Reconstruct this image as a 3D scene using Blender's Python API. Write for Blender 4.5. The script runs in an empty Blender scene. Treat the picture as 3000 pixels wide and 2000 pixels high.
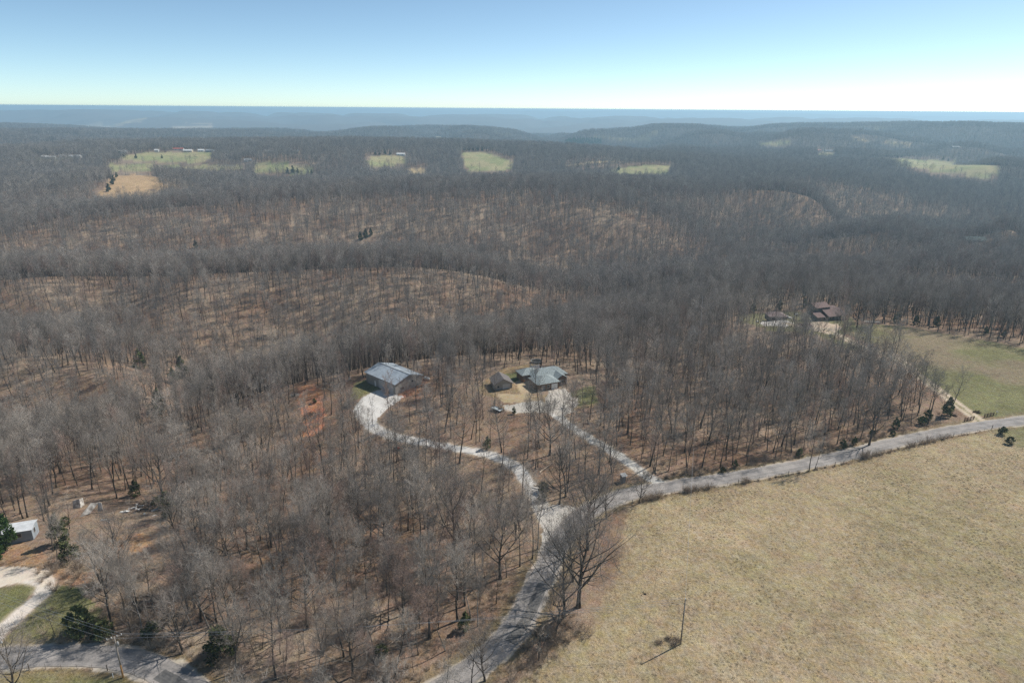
import bpy, math, random
import numpy as np
from mathutils import Vector

# ------------------------------------------------------------------ camera, sky, sun
sc = bpy.context.scene
COL = sc.collection
R = math.radians
CAM_H = 100.0
PITCH, ROLL, FPX = R(18.82), R(0.42), 2000.0
cam_d = bpy.data.cameras.new("camera"); cam = bpy.data.objects.new("camera", cam_d); COL.objects.link(cam)
cam_d.lens = 24.0; cam_d.sensor_width = 36.0; cam_d.clip_start = 0.5; cam_d.clip_end = 120000
cam.location = (0, 0, CAM_H)
fw = np.array([0, math.cos(PITCH), -math.sin(PITCH)])
r0 = np.array([1.0, 0, 0]); u0 = np.cross(r0, fw)
rt = r0 * math.cos(ROLL) + u0 * math.sin(ROLL); up = -r0 * math.sin(ROLL) + u0 * math.cos(ROLL)
from mathutils import Matrix
cam.matrix_world = Matrix(((rt[0], up[0], -fw[0], 0), (rt[1], up[1], -fw[1], 0), (rt[2], up[2], -fw[2], CAM_H), (0, 0, 0, 1)))
sc.camera = cam

SUN_EL, SUN_AZ = R(48), R(60)          # azimuth measured from the view direction (+Y) towards the right (+X)
w = bpy.data.worlds.new("World"); sc.world = w; w.use_nodes = True
nt = w.node_tree; bg = nt.nodes["Background"]
sky = nt.nodes.new("ShaderNodeTexSky"); sky.sky_type = 'NISHITA'; sky.sun_disc = False
sky.sun_elevation = SUN_EL; sky.sun_rotation = SUN_AZ; sky.altitude = 2200
sky.air_density = 0.6; sky.dust_density = 1.5; sky.ozone_density = 8.0
wb = nt.nodes.new('ShaderNodeMix'); wb.data_type = 'RGBA'; wb.blend_type = 'MULTIPLY'; wb.inputs[0].default_value = 1; wb.inputs[7].default_value = (1.47, 1.24, .86, 1)   # the camera's white balance
nt.links.new(sky.outputs[0], wb.inputs[6]); nt.links.new(wb.outputs[2], bg.inputs[0]); bg.inputs[1].default_value = 0.135
sun_d = bpy.data.lights.new("sun", 'SUN'); sun_d.energy = 4.0; sun_d.angle = R(0.5); sun_d.color = (1.0, 0.95, 0.87)
sun = bpy.data.objects.new("sun", sun_d); COL.objects.link(sun)
sd = Vector((math.sin(SUN_AZ) * math.cos(SUN_EL), math.cos(SUN_AZ) * math.cos(SUN_EL), math.sin(SUN_EL)))
sun.rotation_euler = sd.to_track_quat('Z', 'Y').to_euler(); sun.location = (200, 100, 300)
sc.view_settings.view_transform = 'Standard'; sc.view_settings.look = 'None'
sc.view_settings.exposure = 0.38; sc.view_settings.gamma = 1.0
sc.cycles.max_bounces = 4; sc.cycles.diffuse_bounces = 2; sc.cycles.glossy_bounces = 2
sc.cycles.volume_bounces = 2; sc.cycles.transparent_max_bounces = 4
sc.cycles.use_denoising = True; sc.cycles.denoising_prefilter = 'NONE'
HAZE = 1.35e-4

# ------------------------------------------------------------------ helpers
def tag(o, label=None, cat=None, group=None, kind=None):
    if label: o['label'] = label
    if cat: o['category'] = cat
    if group: o['group'] = group
    if kind: o['kind'] = kind
    return o

def link(o, parent=None):
    COL.objects.link(o)
    if parent is not None: o.parent = parent
    return o

def empty(name, loc, rz=0.0, s=1.0):
    o = bpy.data.objects.new(name, None); o.empty_display_size = 0.5
    o.location = loc; o.rotation_euler = (0, 0, rz); o.scale = (s, s, s)
    return link(o)

class G:
    """collects verts and faces"""
    def __init__(s): s.v = []; s.f = []
    def add(s, vs, fs):
        n = len(s.v); s.v.extend([tuple(map(float, p)) for p in vs]); s.f.extend([tuple(i + n for i in f) for f in fs]); return s
    def box(s, c, d, rz=0.0, tilt=None):
        x, y, z = [k / 2 for k in d]; P = []
        for sx, sy, sz in ((-1,-1,-1),(1,-1,-1),(1,1,-1),(-1,1,-1),(-1,-1,1),(1,-1,1),(1,1,1),(-1,1,1)):
            p = Vector((sx*x, sy*y, sz*z))
            if tilt: p.rotate(tilt)
            p.rotate(Matrix.Rotation(rz, 3, 'Z')); P.append((p.x + c[0], p.y + c[1], p.z + c[2]))
        return s.add(P, [(0,3,2,1),(4,5,6,7),(0,1,5,4),(1,2,6,5),(2,3,7,6),(3,0,4,7)])
    def slab(s, quad, t):
        """four or more corners, thickened by t along -normal"""
        q = [Vector(p) for p in quad]; n = (q[1]-q[0]).cross(q[2]-q[0]).normalized() * t; k = len(q)
        fs = [tuple(range(k)), tuple(range(2*k-1, k-1, -1))] + [(i, i+k, (i+1) % k + k, (i+1) % k) for i in range(k)]
        return s.add(q + [p - n for p in q], fs)
    def prism(s, pts, z0, z1):
        k = len(pts)
        return s.add([(x, y, z0) for x, y in pts] + [(x, y, z1) for x, y in pts],
                     [tuple(range(k-1, -1, -1)), tuple(range(k, 2*k))] + [(i, (i+1) % k, (i+1) % k + k, i+k) for i in range(k)])
    def tube(s, pts, rad, n=6, tip=False):
        pts = [np.array(p, float) for p in pts]; rings = []
        for i, p in enumerate(pts):
            a = pts[max(i-1, 0)]; b = pts[min(i+1, len(pts)-1)]; t = b - a; t = t / (np.linalg.norm(t) + 1e-9)
            h = np.array([1.0, 0, 0]) if abs(t[0]) < .8 else np.array([0, 1.0, 0])
            e1 = np.cross(t, h); e1 /= np.linalg.norm(e1); e2 = np.cross(t, e1)
            if tip and i == len(pts) - 1: rings.append([p]); continue
            rings.append([p + rad[i] * (math.cos(2*math.pi*k/n) * e1 + math.sin(2*math.pi*k/n) * e2) for k in range(n)])
        vs = [q for r_ in rings for q in r_]; fs = []
        for i in range(len(rings) - 1):
            a = i * n; b = (i+1) * n
            if len(rings[i+1]) == 1: fs += [(a+k, a+(k+1) % n, b) for k in range(n)]
            else: fs += [(a+k, a+(k+1) % n, b+(k+1) % n, b+k) for k in range(n)]
        if not tip: fs.append(tuple(range(len(vs)-n, len(vs))))
        fs.append(tuple(range(n-1, -1, -1)))
        return s.add(vs, fs)
    def mesh(s, name, mat, smooth=False):
        m = bpy.data.meshes.new(name); m.from_pydata(s.v, [], s.f); m.materials.append(mat)
        if smooth: m.polygons.foreach_set("use_smooth", [True] * len(m.polygons))
        m.update(); return m
    def build(s, name, mat, parent=None, smooth=False, label=None):
        o = bpy.data.objects.new(name, s.mesh(name, mat, smooth))
        if label: o['label'] = label
        return link(o, parent)

def hash2(ix, iy, seed):
    n = (ix.astype(np.int64) * 374761393 + iy.astype(np.int64) * 668265263 + seed * 1442695041) & 0x7fffffff
    n = ((n ^ (n >> 13)) * 1274126177) & 0x7fffffff
    n = ((n ^ (n >> 16)) * 2246822519) & 0x7fffffff
    return (n & 0xffffff) / float(0xffffff)

def vnoise(x, y, seed=0):
    ix = np.floor(x); iy = np.floor(y); fx = x - ix; fy = y - iy
    fx = fx*fx*fx*(fx*(fx*6-15)+10); fy = fy*fy*fy*(fy*(fy*6-15)+10)
    a = hash2(ix, iy, seed); b = hash2(ix+1, iy, seed); c = hash2(ix, iy+1, seed); d = hash2(ix+1, iy+1, seed)
    return (a*(1-fx)+b*fx)*(1-fy) + (c*(1-fx)+d*fx)*fy - 0.5

def fbm(x, y, seed=0, oct=4):
    t = 0; a = 1.0
    for k in range(oct):
        c, s_ = math.cos(k*1.1), math.sin(k*1.1)
        t = t + a * vnoise((x*c - y*s_) * 2**k, (x*s_ + y*c) * 2**k, seed + k); a *= 0.5
    return t

# ------------------------------------------------------------------ terrain
S = 1.27551
def ray(sx, sy):
    return fw + rt * ((sx * S - 1500) / FPX) + up * ((1000 - sy * S) / FPX)
def at_z(sx, sy, z):
    d = ray(sx, sy); t = (z - CAM_H) / d[2]; return d[0] * t, d[1] * t

T = 17.0   # tree height: where a crest was read from its tree tops
CP = [  # surveyed points of the ground: (x, y on the survey sheet, height, 1 if read at the tree tops)
 (0,1568,-1,0),(200,1500,-1,0),(480,1560,0,0),(1000,1568,0,0),(1250,1250,0,0),(1300,1160,0,0),(1600,1568,1,0),(2352,1568,3,0),
 (2352,1300,4,0),(1500,1300,1,0),(1450,1135,0,0),(1800,1080,1,0),(2352,970,3,0),(2352,1130,4,0),(1900,1200,2,0),(700,1400,-1,0),
 (900,1200,-2,0),(700,1150,-5,0),(400,1200,-4,0),(100,1200,-5,0),(60,1400,-1,0),(1150,1090,-1,0),(900,990,-3,0),(860,930,-3,0),
 (1020,900,-2,0),(1270,890,0,0),(1400,1010,0,0),(700,980,-9,0),(600,1040,-12,0),(540,1130,-8,0),(-400,1300,-8,0),(-300,1600,-2,0),
 (3000,1400,5,0),(2800,1000,4,0),(800,2200,0,0),(1800,2400,1,0),(100,2200,-1,0),(2700,2000,4,0),
 (0,1005,-9,1),(200,985,-9,1),(330,985,-10,1),(450,1000,-12,1),(-300,1010,-12,1),
 (220,965,-36,0),(360,930,-38,0),(0,985,-33,0),(400,880,-40,0),(-300,960,-36,0),
 (0,755,-22,1),(150,765,-22,1),(300,800,-26,1),(335,835,-31,1),(-300,750,-22,1),
 (500,850,-12,1),(600,815,-8,1),(720,785,-5,1),(870,755,-3,1),(1000,740,-2,1),(1150,736,-2,1),(1300,742,-2,1),(1420,775,-4,1),
 (0,745,-36,0),(200,752,-38,0),(420,835,-43,0),(520,800,-43,0),(700,765,-42,0),(900,746,-38,0),(1060,740,-44,0),
 (0,620,-22,1),(200,602,-22,1),(400,592,-21,1),(700,575,-20,1),(900,568,-20,1),(1050,588,-24,1),(1200,640,-40,1),(1255,680,-52,1),
 (100,690,-24,0),(400,700,-25,0),(700,670,-24,0),(900,665,-24,0),(-300,630,-22,1),
 (1250,655,-62,0),(1130,610,-52,0),(900,575,-50,0),(600,585,-49,0),(300,592,-48,0),(0,603,-48,0),
 (0,529,-38,1),(133,492,-28,1),(333,452,-17,1),(500,447,-17,1),(700,445,-17,1),(950,445,-18,1),(1200,449,-20,1),(1351,475,-26,1),
 (1484,497,-34,1),(1568,530,-44,1),(1700,572,-55,1),(1790,602,-62,1),(1450,640,-58,0),
 (1200,545,-40,0),(1000,530,-36,0),(600,520,-28,0),(1400,560,-46,0),
 (1750,600,-64,0),(1900,560,-66,0),(1640,830,-7,0),(1500,745,-20,0),(1700,740,-14,0),(1400,740,-34,0),
 (1900,745,-2,0),(1800,745,-4,0),(2000,770,-1,0),(2352,800,2,0),(2200,850,2,0),(2700,830,3,0),(2050,700,-16,0),(2352,740,-12,0),
 (1350,662,-48,1),(1450,624,-38,1),(1600,608,-32,1),(1800,604,-29,1),(1970,594,-27,1),(2130,597,-26,1),(2352,620,-24,1),(2700,640,-24,1),
 (2200,690,-32,0),(1900,640,-26,0),(1950,560,-62,0),(2150,575,-56,0),(2352,585,-52,0),(2235,556,-45,0),
 (1900,520,-44,1),(2050,494,-37,1),(2352,508,-32,1),(2700,520,-30,1),(1800,540,-60,1),
 (1635,446,-26,0),(1750,498,-46,0),(1900,500,-52,0),(1568,425,-22,1),(1700,425,-24,1),(1900,455,-40,1),(2000,482,-60,0),(2120,450,-50,0),
 (1568,392,-34,1),(1600,372,-18,0),(1740,372,-20,0),(1620,352,-12,0),(1850,402,-30,1),(1950,430,-34,0),(2150,370,-12,0),(2060,366,-12,0),(2060,382,-22,0),(2150,396,-30,0),(2260,404,-33,0),(2050,389,-37,1),(2150,403,-44,1),(2290,412,-46,1),(2240,380,-15,0),(2700,400,-20,0),
 (660,372,-10,0),(660,399,-30,0),(660,404,-43,1),(1110,350,-6,0),(1120,392,-30,0),(1120,399,-44,1),(880,357,-8,0),(890,381,-26,0),(890,386,-38,1),(1460,380,-21,0),(1450,402,-35,0),(1450,407,-43,1),
 (400,352,-6,0),(400,373,-17,0),(400,391,-29,0),(440,397,-38,1),(300,404,-12,0),(290,450,-26,0),(290,457,-38,1),(1300,400,-34,1),(100,430,-30,0),(100,365,-8,0),
 (-300,450,-20,0),(-300,360,-8,0),(800,400,-40,1),
 (1900,345,-8,0),(2250,345,-10,0),(1400,340,-8,0),(1000,330,-6,0),(700,335,-30,0),(640,320,-44,0),(300,320,-6,0),(50,320,-6,0),
 (1400,293,-2,1),(1150,288,-2,1),(1900,318,18,0),(2140,330,6,0),(2300,322,14,0),(1790,325,6,0),(1700,338,-4,0),
]
pts = []
for sx, sy, z, top in CP:
    x, y = at_z(sx, sy, z + T * top); pts.append((math.atan2(x, y), math.log(math.hypot(x, y)), z))
pts = np.array(pts)
for th in np.radians([-62, -45, -30, -15, 0, 15, 30, 45, 62]):      # the plain far away
    for D, zz in ((20, 0), (9000, 0), (40000, 0)): pts = np.vstack([pts, (th, math.log(D), zz)])
for th in np.radians([-62, 62]):
    for D, zz in ((60, 0), (150, -3), (350, -15), (800, -25), (2000, -12)): pts = np.vstack([pts, (th, math.log(D), zz)])

def tps_fit(P, z, lam=2e-5):
    d2 = ((P[:, None] - P[None]) ** 2).sum(-1); K = 0.5 * d2 * np.log(d2 + 1e-12)
    n = len(P); A = np.zeros((n+3, n+3)); A[:n, :n] = K + lam * np.eye(n)
    A[:n, n] = 1; A[:n, n+1:] = P; A[n:, :n] = A[:n, n:].T
    return np.linalg.solve(A, np.concatenate([z, np.zeros(3)]))
W_ = tps_fit(pts[:, :2], pts[:, 2])
def tps(Q):
    out = np.empty(len(Q))
    for i in range(0, len(Q), 20000):
        q = Q[i:i+20000]; d2 = ((q[:, None] - pts[None, :, :2]) ** 2).sum(-1)
        out[i:i+20000] = (0.5 * d2 * np.log(d2 + 1e-12)) @ W_[:-3] + W_[-3] + q @ W_[-2:]
    return out

# heights on a coarse polar grid, then read by bilinear interpolation
TH0, TH1, NTH = R(-62), R(62), 497
L0, L1, NL = math.log(20.0), math.log(42000.0), 765
cth = np.linspace(TH0, TH1, NTH); cl = np.linspace(L0, L1, NL)
gt, gl = np.meshgrid(cth, cl, indexing='ij')
def smooth(a, b, x): t = np.clip((x - a) / (b - a), 0, 1); return t * t * (3 - 2 * t)
HB = np.clip(tps(np.column_stack([gt.ravel(), gl.ravel()])), -75, 40).reshape(NTH, NL)
k_ = smooth(math.log(3500), math.log(6500), gl); HB = HB * (1 - k_) - 25 * k_
def height(x, y):
    x = np.asarray(x, float); y = np.asarray(y, float)
    D = np.hypot(x, y); th = np.clip(np.arctan2(x, y), TH0, TH1 - 1e-6); l = np.clip(np.log(D + 1e-6), L0, L1 - 1e-6)
    a = (th - TH0) / (TH1 - TH0) * (NTH - 1); b = (l - L0) / (L1 - L0) * (NL - 1)
    i = np.clip(a.astype(int), 0, NTH-2); j = np.clip(b.astype(int), 0, NL-2); fa = a - i; fb = b - j
    h = (HB[i, j]*(1-fa) + HB[i+1, j]*fa)*(1-fb) + (HB[i, j+1]*(1-fa) + HB[i+1, j+1]*fa)*fb
    # small relief in the woods, dissected plateau far away
    h = h + 2.2 * fbm(x / 70, y / 70, 11, 3) * smooth(330, 520, D)
    n = fbm(x / 1500 + 3.3, y / 1500, 5, 4)
    carve = np.exp(-(n / 0.17) ** 2) * 75 * smooth(1500, 3000, D) - 22 * np.clip(np.abs(n) * 2.2 - .3, 0, 1) * smooth(1800, 3000, D)
    n2 = fbm(x / 6500, y / 6500 + 7.7, 9, 3)
    far = (np.minimum(n2, .12) * 95 - 22) * smooth(3500, 8000, D)
    river = -100 * np.exp(-((y + 0.25 * x - 6300 - 900 * np.sin(x / 2100)) / 1300) ** 2)
    yy = y + 0.2 * x + 1300 * fbm(x / 5000, y / 9000, 31, 3)
    cap = 50 * smooth(7800, 9300, yy) * (1 - smooth(11000, 12500, yy)) - 75 * smooth(11000, 13500, yy) * (1 - smooth(17500, 20500, yy)) \
        + (44 + 55 * np.clip(fbm(x / 5200, y / 7000, 41, 3), -.6, .8)) * smooth(17500, 21500, yy)
    return h - carve + far + river * smooth(3000, 5200, D) + cap

def P(sx, sy, lift=0.0):
    """point of the ground seen at a survey position (first hit)"""
    d = ray(sx, sy); k = math.hypot(d[0], d[1]); d = d / k
    Ds = np.exp(np.linspace(math.log(40), math.log(30000), 2600))
    z = CAM_H + d[2] * Ds; h = height(d[0] * Ds, d[1] * Ds) + lift
    i = int(np.argmax(z < h)); lo, hi = Ds[max(i-1, 0)], Ds[i]
    for _ in range(22):
        m = (lo + hi) / 2
        if CAM_H + d[2] * m < float(height(np.array([d[0] * m]), np.array([d[1] * m]))[0]) + lift: hi = m
        else: lo = m
    return np.array([d[0] * hi, d[1] * hi, CAM_H + d[2] * hi])
def hz(x, y): return float(height(np.array([float(x)]), np.array([float(y)]))[0])
def PP(lst): return [P(a, b)[:2] for a, b in lst]

def in_poly(x, y, poly):
    inside = np.zeros(np.shape(x), bool); n = len(poly)
    for i in range(n):
        x1, y1 = poly[i]; x2, y2 = poly[(i+1) % n]
        if y1 == y2: continue
        c = ((y1 > y) != (y2 > y)) & (x < (x2-x1) * (y-y1) / (y2-y1) + x1); inside ^= c
    return inside
def spline(p, n=10):
    p = [np.array(q, float) for q in p]; p = [2*p[0]-p[1]] + p + [2*p[-1]-p[-2]]; out = []
    for i in range(1, len(p)-2):
        for k in range(n):
            t = k / n; a, b, c, d = p[i-1:i+3]
            out.append(0.5*((2*b)+(-a+c)*t+(2*a-5*b+4*c-d)*t*t+(-a+3*b-3*c+d)*t**3))
    out.append(p[-2]); return np.array(out)
def dist_line(x, y, line, pad=40):
    d = np.full(np.shape(x), 1e9); line = np.array(line)
    lo = line.min(0) - pad; hi = line.max(0) + pad
    m = (x > lo[0]) & (x < hi[0]) & (y > lo[1]) & (y < hi[1]); xs = x[m]; ys = y[m]; dd = np.full(xs.shape, 1e9)
    for a, b in zip(line[:-1], line[1:]):
        v = b - a; t = np.clip(((xs-a[0])*v[0]+(ys-a[1])*v[1]) / (v @ v + 1e-9), 0, 1)
        dd = np.minimum(dd, np.hypot(xs-a[0]-t*v[0], ys-a[1]-t*v[1]))
    d[m] = dd; return d

# lines and areas of the place
ROAD = spline(PP([(2900,890),(2600,932),(2352,965),(2235,980),(2068,1013),(1901,1055),(1718,1090),(1556,1115),(1456,1132),(1380,1158),(1322,1195),(1283,1245),(1258,1300),(1232,1348),(1206,1405),(1172,1455),(1125,1505),(1050,1560),(960,1612),(820,1660),(640,1690)]))
ROAD2 = spline(PP([(-600,1490),(-200,1510),(0,1511),(100,1506),(180,1504),(260,1509),(330,1525),(390,1550),(435,1580),(490,1630),(560,1665),(640,1690)]))
DRV_SHOP = spline(PP([(1262,1200),(1236,1150),(1215,1110),(1180,1068),(1120,1043),(1040,1028),(960,1013),(900,1000),(865,985),(838,960),(828,938),(845,915),(880,898)]))
DRV_HOUSE = spline(PP([(1522,1116),(1490,1094),(1430,1052),(1370,1015),(1320,985),(1280,955),(1245,935),(1200,930),(1170,938)]))
DRV_BROWN = spline(PP([(2252,972),(2235,955),(2180,915),(2130,878),(2100,855),(2080,835),(2030,812),(1980,795),(1940,777),(1915,765),(1890,757),(1850,752),(1800,742)]))
DRV_LEFT = spline(PP([(-80,1530),(-20,1470),(0,1448),(40,1415),(80,1380),(105,1350),(100,1332),(40,1325),(-60,1335),(-300,1350)]))
A = dict(
 dry=PP([(1150,1640),(1191,1568),(1288,1491),(1370,1430),(1405,1350),(1424,1284),(1434,1205),(1441,1168),(1507,1144),(1568,1133),(1718,1111),(1885,1080),(2035,1043),(2151,1013),(2278,988),(2328,1023),(2500,1060),(3400,1250),(3400,3000),(1150,3000)]),
 corner=PP([(2278,988),(2328,1023),(2500,1060),(3400,1250),(3400,960),(2700,925),(2352,975)]),
 pasture=PP([(2250,955),(2180,912),(2110,860),(2060,815),(2000,790),(1945,768),(1950,747),(2010,745),(2060,748),(2150,763),(2200,771),(2352,797),(2700,850),(3300,940),(2700,925),(2352,955)]),
 vergeL=PP([(-400,1532),(0,1532),(200,1532),(283,1543),(340,1572),(400,1700),(-400,1700)]),
 southroad=PP([(-400,1532),(0,1532),(283,1543),(345,1575),(450,1640),(520,1900),(-400,1900)]),
 lawnL=PP([(-300,1345),(0,1345),(60,1340),(85,1350),(70,1380),(20,1430),(0,1450),(-300,1500)]),
 lawnL2=PP([(10,1465),(60,1420),(110,1375),(130,1345),(190,1345),(230,1400),(260,1450),(250,1480),(0,1490)]),
 dirtL=PP([(-300,1280),(0,1265),(60,1240),(120,1290),(240,1330),(180,1345),(130,1345),(60,1330),(-300,1350)]),
 junction=PP([(1236,1150),(1262,1160),(1300,1158),(1330,1165),(1300,1185),(1285,1215),(1262,1260),(1243,1262),(1247,1215),(1238,1180)]),
 eastroad=PP([(1600,1136),(1440,1150),(1375,1165),(1310,1200),(1270,1300),(1230,1390),(1180,1480),(1100,1568),(1040,1640),(1400,1640),(1500,1300)]),
 below=PP([(838,990),(900,1015),(1100,1050),(1215,1112),(1240,1185),(1150,1185),(1000,1110),(850,1060),(800,1000)]),
 below2=PP([(1280,960),(1530,1105),(1490,1125),(1400,1110),(1330,1050),(1250,985)]),
 alongbrown=PP([(1920,780),(2000,800),(2110,860),(2200,925),(2180,955),(2080,915),(1990,865),(1890,815)]),
 frontclay=PP([(675,930),(755,925),(770,1060),(680,1070)]),
 inner=PP([(1180,940),(1240,940),(1500,1100),(1280,1130),(1230,1090),(1130,1030),(900,990),(900,930)]),
 frontyard=PP([(1100,925),(1335,935),(1345,985),(1290,1010),(1130,985)]),
 frontshop=PP([(840,905),(1000,915),(1010,985),(880,985)]),
 frontbrown=PP([(1660,745),(1960,745),(1990,800),(2060,850),(2030,872),(1900,862),(1750,862),(1650,815)]),
 padL=PP([(-300,1310),(0,1300),(60,1300),(115,1315),(132,1335),(100,1352),(60,1336),(20,1342),(0,1348),(-300,1380)]),
 padshop=PP([(860,900),(905,905),(925,912),(900,935),(870,960),(855,985),(830,965),(818,935),(835,912)]),
 lawnshop=PP([(812,880),(850,868),(885,875),(880,895),(855,902),(825,915),(805,920)]),
 clay1=PP([(690,935),(735,920),(745,945),(740,985),(715,1005),(695,1000),(700,960)]),
 clay2=PP([(905,918),(960,905),(985,880),(972,868),(950,880),(915,905)]),
 clay3=PP([(680,890),(715,882),(745,905),(735,925),(690,930)]),
 yard=PP([(1130,860),(1160,845),(1230,835),(1245,860),(1225,880),(1235,905),(1290,910),(1370,905),(1375,930),(1300,945),(1235,925),(1150,920),(1090,900)]),
 lawnhouse=PP([(1130,862),(1230,850),(1225,872),(1160,880)]),
 lawnhouse2=PP([(1300,905),(1370,885),(1375,925),(1310,935)]),
 sand=PP([(1200,850),(1235,845),(1232,870),(1215,890),(1235,915),(1200,910),(1185,880)]),
 sand2=PP([(1140,905),(1200,905),(1230,925),(1150,925)]),
 padhouse=PP([(1262,897),(1300,892),(1325,915),(1320,945),(1290,960),(1240,935),(1255,915)]),
 padhouse2=PP([(1140,925),(1160,930),(1240,920),(1260,945),(1180,950)]),
 clearbrown=PP([(1700,740),(1700,722),(1820,715),(1960,730),(1960,760),(1920,775),(1990,800),(1960,805),(1880,770),(1760,760)]),
 padbrown=PP([(1850,743),(1885,738),(1925,745),(1930,762),(1905,768),(1870,758)]),
 padbrown2=PP([(1745,738),(1800,733),(1825,742),(1800,752),(1755,748)]),
 clearpen=PP([(280,1150),(400,1140),(410,1200),(300,1215),(170,1210),(130,1180),(170,1130)]),
 scar=PP([(250,1235),(330,1225),(345,1250),(300,1275),(240,1290)]),
 tan1=PP([(215,455),(250,425),(262,404),(300,401),(350,403),(365,420),(350,436),(330,452),(270,458)]),
 tan2=PP([(350,409),(470,415),(450,432),(360,440)]),
 tan3=PP([(345,440),(500,452),(480,462),(330,458)]),
 past1=PP([(275,358),(340,351),(450,348),(500,352),(470,372),(380,372),(290,368)]),
 past2=PP([(240,400),(250,375),(340,377),(480,378),(560,380),(560,388),(400,390),(270,392)]),
 past3=PP([(580,382),(600,373),(680,380),(740,392),(700,400),(650,398),(590,395)]),
 past4=PP([(1058,350),(1115,349),(1180,370),(1175,390),(1080,397),(1065,372)]),
 past5=PP([(840,372),(860,357),(925,358),(940,372),(900,382),(850,382)]),
 tan5=PP([(930,388),(970,383),(985,398),(940,400)]),
 past6=PP([(1390,392),(1450,382),(1510,378),(1545,380),(1530,400),(1430,402)]),
 tan6=PP([(1295,380),(1380,370),(1440,370),(1360,376),(1300,383)]),
 past7=PP([(2022,372),(2075,364),(2190,370),(2300,400),(2270,408),(2150,395),(2060,383)]),
 past8=PP([(2320,372),(2500,376),(2500,386),(2325,380)]),
 past9=PP([(1735,327),(1770,326),(1825,332),(1790,336),(1750,334)]),
 tan9=PP([(1945,317),(1990,318),(2010,323),(1985,325),(1955,322)]),
 tan10=PP([(2035,325),(2090,328),(2110,332),(2050,333)]),
 past10=PP([(1870,352),(1920,350),(1915,357),(1880,357)]),
 tan11=PP([(0,347),(60,343),(60,346),(0,351)]),
 past12=PP([(60,362),(120,360),(180,362),(160,367),(80,368)]),
)
FARF = ['tan1', 'tan5', 'tan6', 'tan9', 'tan10', 'past1', 'past2', 'past3', 'past4', 'past5', 'past6', 'past7', 'past8', 'past9', 'past10']; FARB = []
OPEN = {'southroad','dry','corner','pasture','vergeL','lawnL','lawnL2','dirtL','padL','padshop','lawnshop','clay1','clay2','yard','lawnhouse','lawnhouse2','sand','padhouse','padhouse2','padbrown','padbrown2','tan1','past1','past2','past3','past4','past5','past6','past7','past8','past9','tan9','tan10','past10','tan6','tan5'}

# ------------------------------------------------------------------ materials
def newmat(name):
    m = bpy.data.materials.new(name); m.use_nodes = True; n = m.node_tree; b = n.nodes["Principled BSDF"]
    b.inputs["Specular IOR Level"].default_value = 0.15; b.inputs["Roughness"].default_value = 0.9
    return m, n, b
def mat(name, c, rough=0.85, var=0.15, scale=1.5, metal=0.0, spec=0.2, c2=None, stretch=(1, 1, 1), bump=0.0, rnd=0.0):
    m, n, b = newmat(name); N = n.nodes; Lk = n.links
    b.inputs["Roughness"].default_value = rough; b.inputs["Metallic"].default_value = metal; b.inputs["Specular IOR Level"].default_value = spec
    tc = N.new("ShaderNodeTexCoord"); mp = N.new("ShaderNodeMapping"); mp.inputs["Scale"].default_value = stretch
    nz = N.new("ShaderNodeTexNoise"); nz.inputs["Scale"].default_value = scale; nz.inputs["Detail"].default_value = 5
    Lk.new(tc.outputs["Object"], mp.inputs[0]); Lk.new(mp.outputs[0], nz.inputs["Vector"])
    rp = N.new("ShaderNodeValToRGB"); c2 = c2 or tuple(k * (1 - 2.2 * var) for k in c)
    rp.color_ramp.elements[0].position = 0.35; rp.color_ramp.elements[1].position = 0.65
    rp.color_ramp.elements[0].color = (*c2, 1); rp.color_ramp.elements[1].color = (*[min(k * (1 + var), 1) for k in c], 1)
    Lk.new(nz.outputs[0], rp.inputs[0]); out = rp.outputs[0]
    if rnd:
        oi = N.new("ShaderNodeObjectInfo"); mr = N.new("ShaderNodeMapRange"); mr.inputs[3].default_value = 1 - rnd; mr.inputs[4].default_value = 1 + rnd
        mx = N.new("ShaderNodeMix"); mx.data_type = 'RGBA'; mx.blend_type = 'MULTIPLY'; mx.inputs[0].default_value = 1
        Lk.new(oi.outputs["Random"], mr.inputs[0]); Lk.new(out, mx.inputs[6]); Lk.new(mr.outputs[0], mx.inputs[7]); out = mx.outputs[2]
    Lk.new(out, b.inputs["Base Color"])
    if bump:
        bp = N.new("ShaderNodeBump"); bp.inputs["Distance"].default_value = bump; Lk.new(nz.outputs[0], bp.inputs["Height"]); Lk.new(bp.outputs[0], b.inputs["Normal"])
    return m

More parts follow.
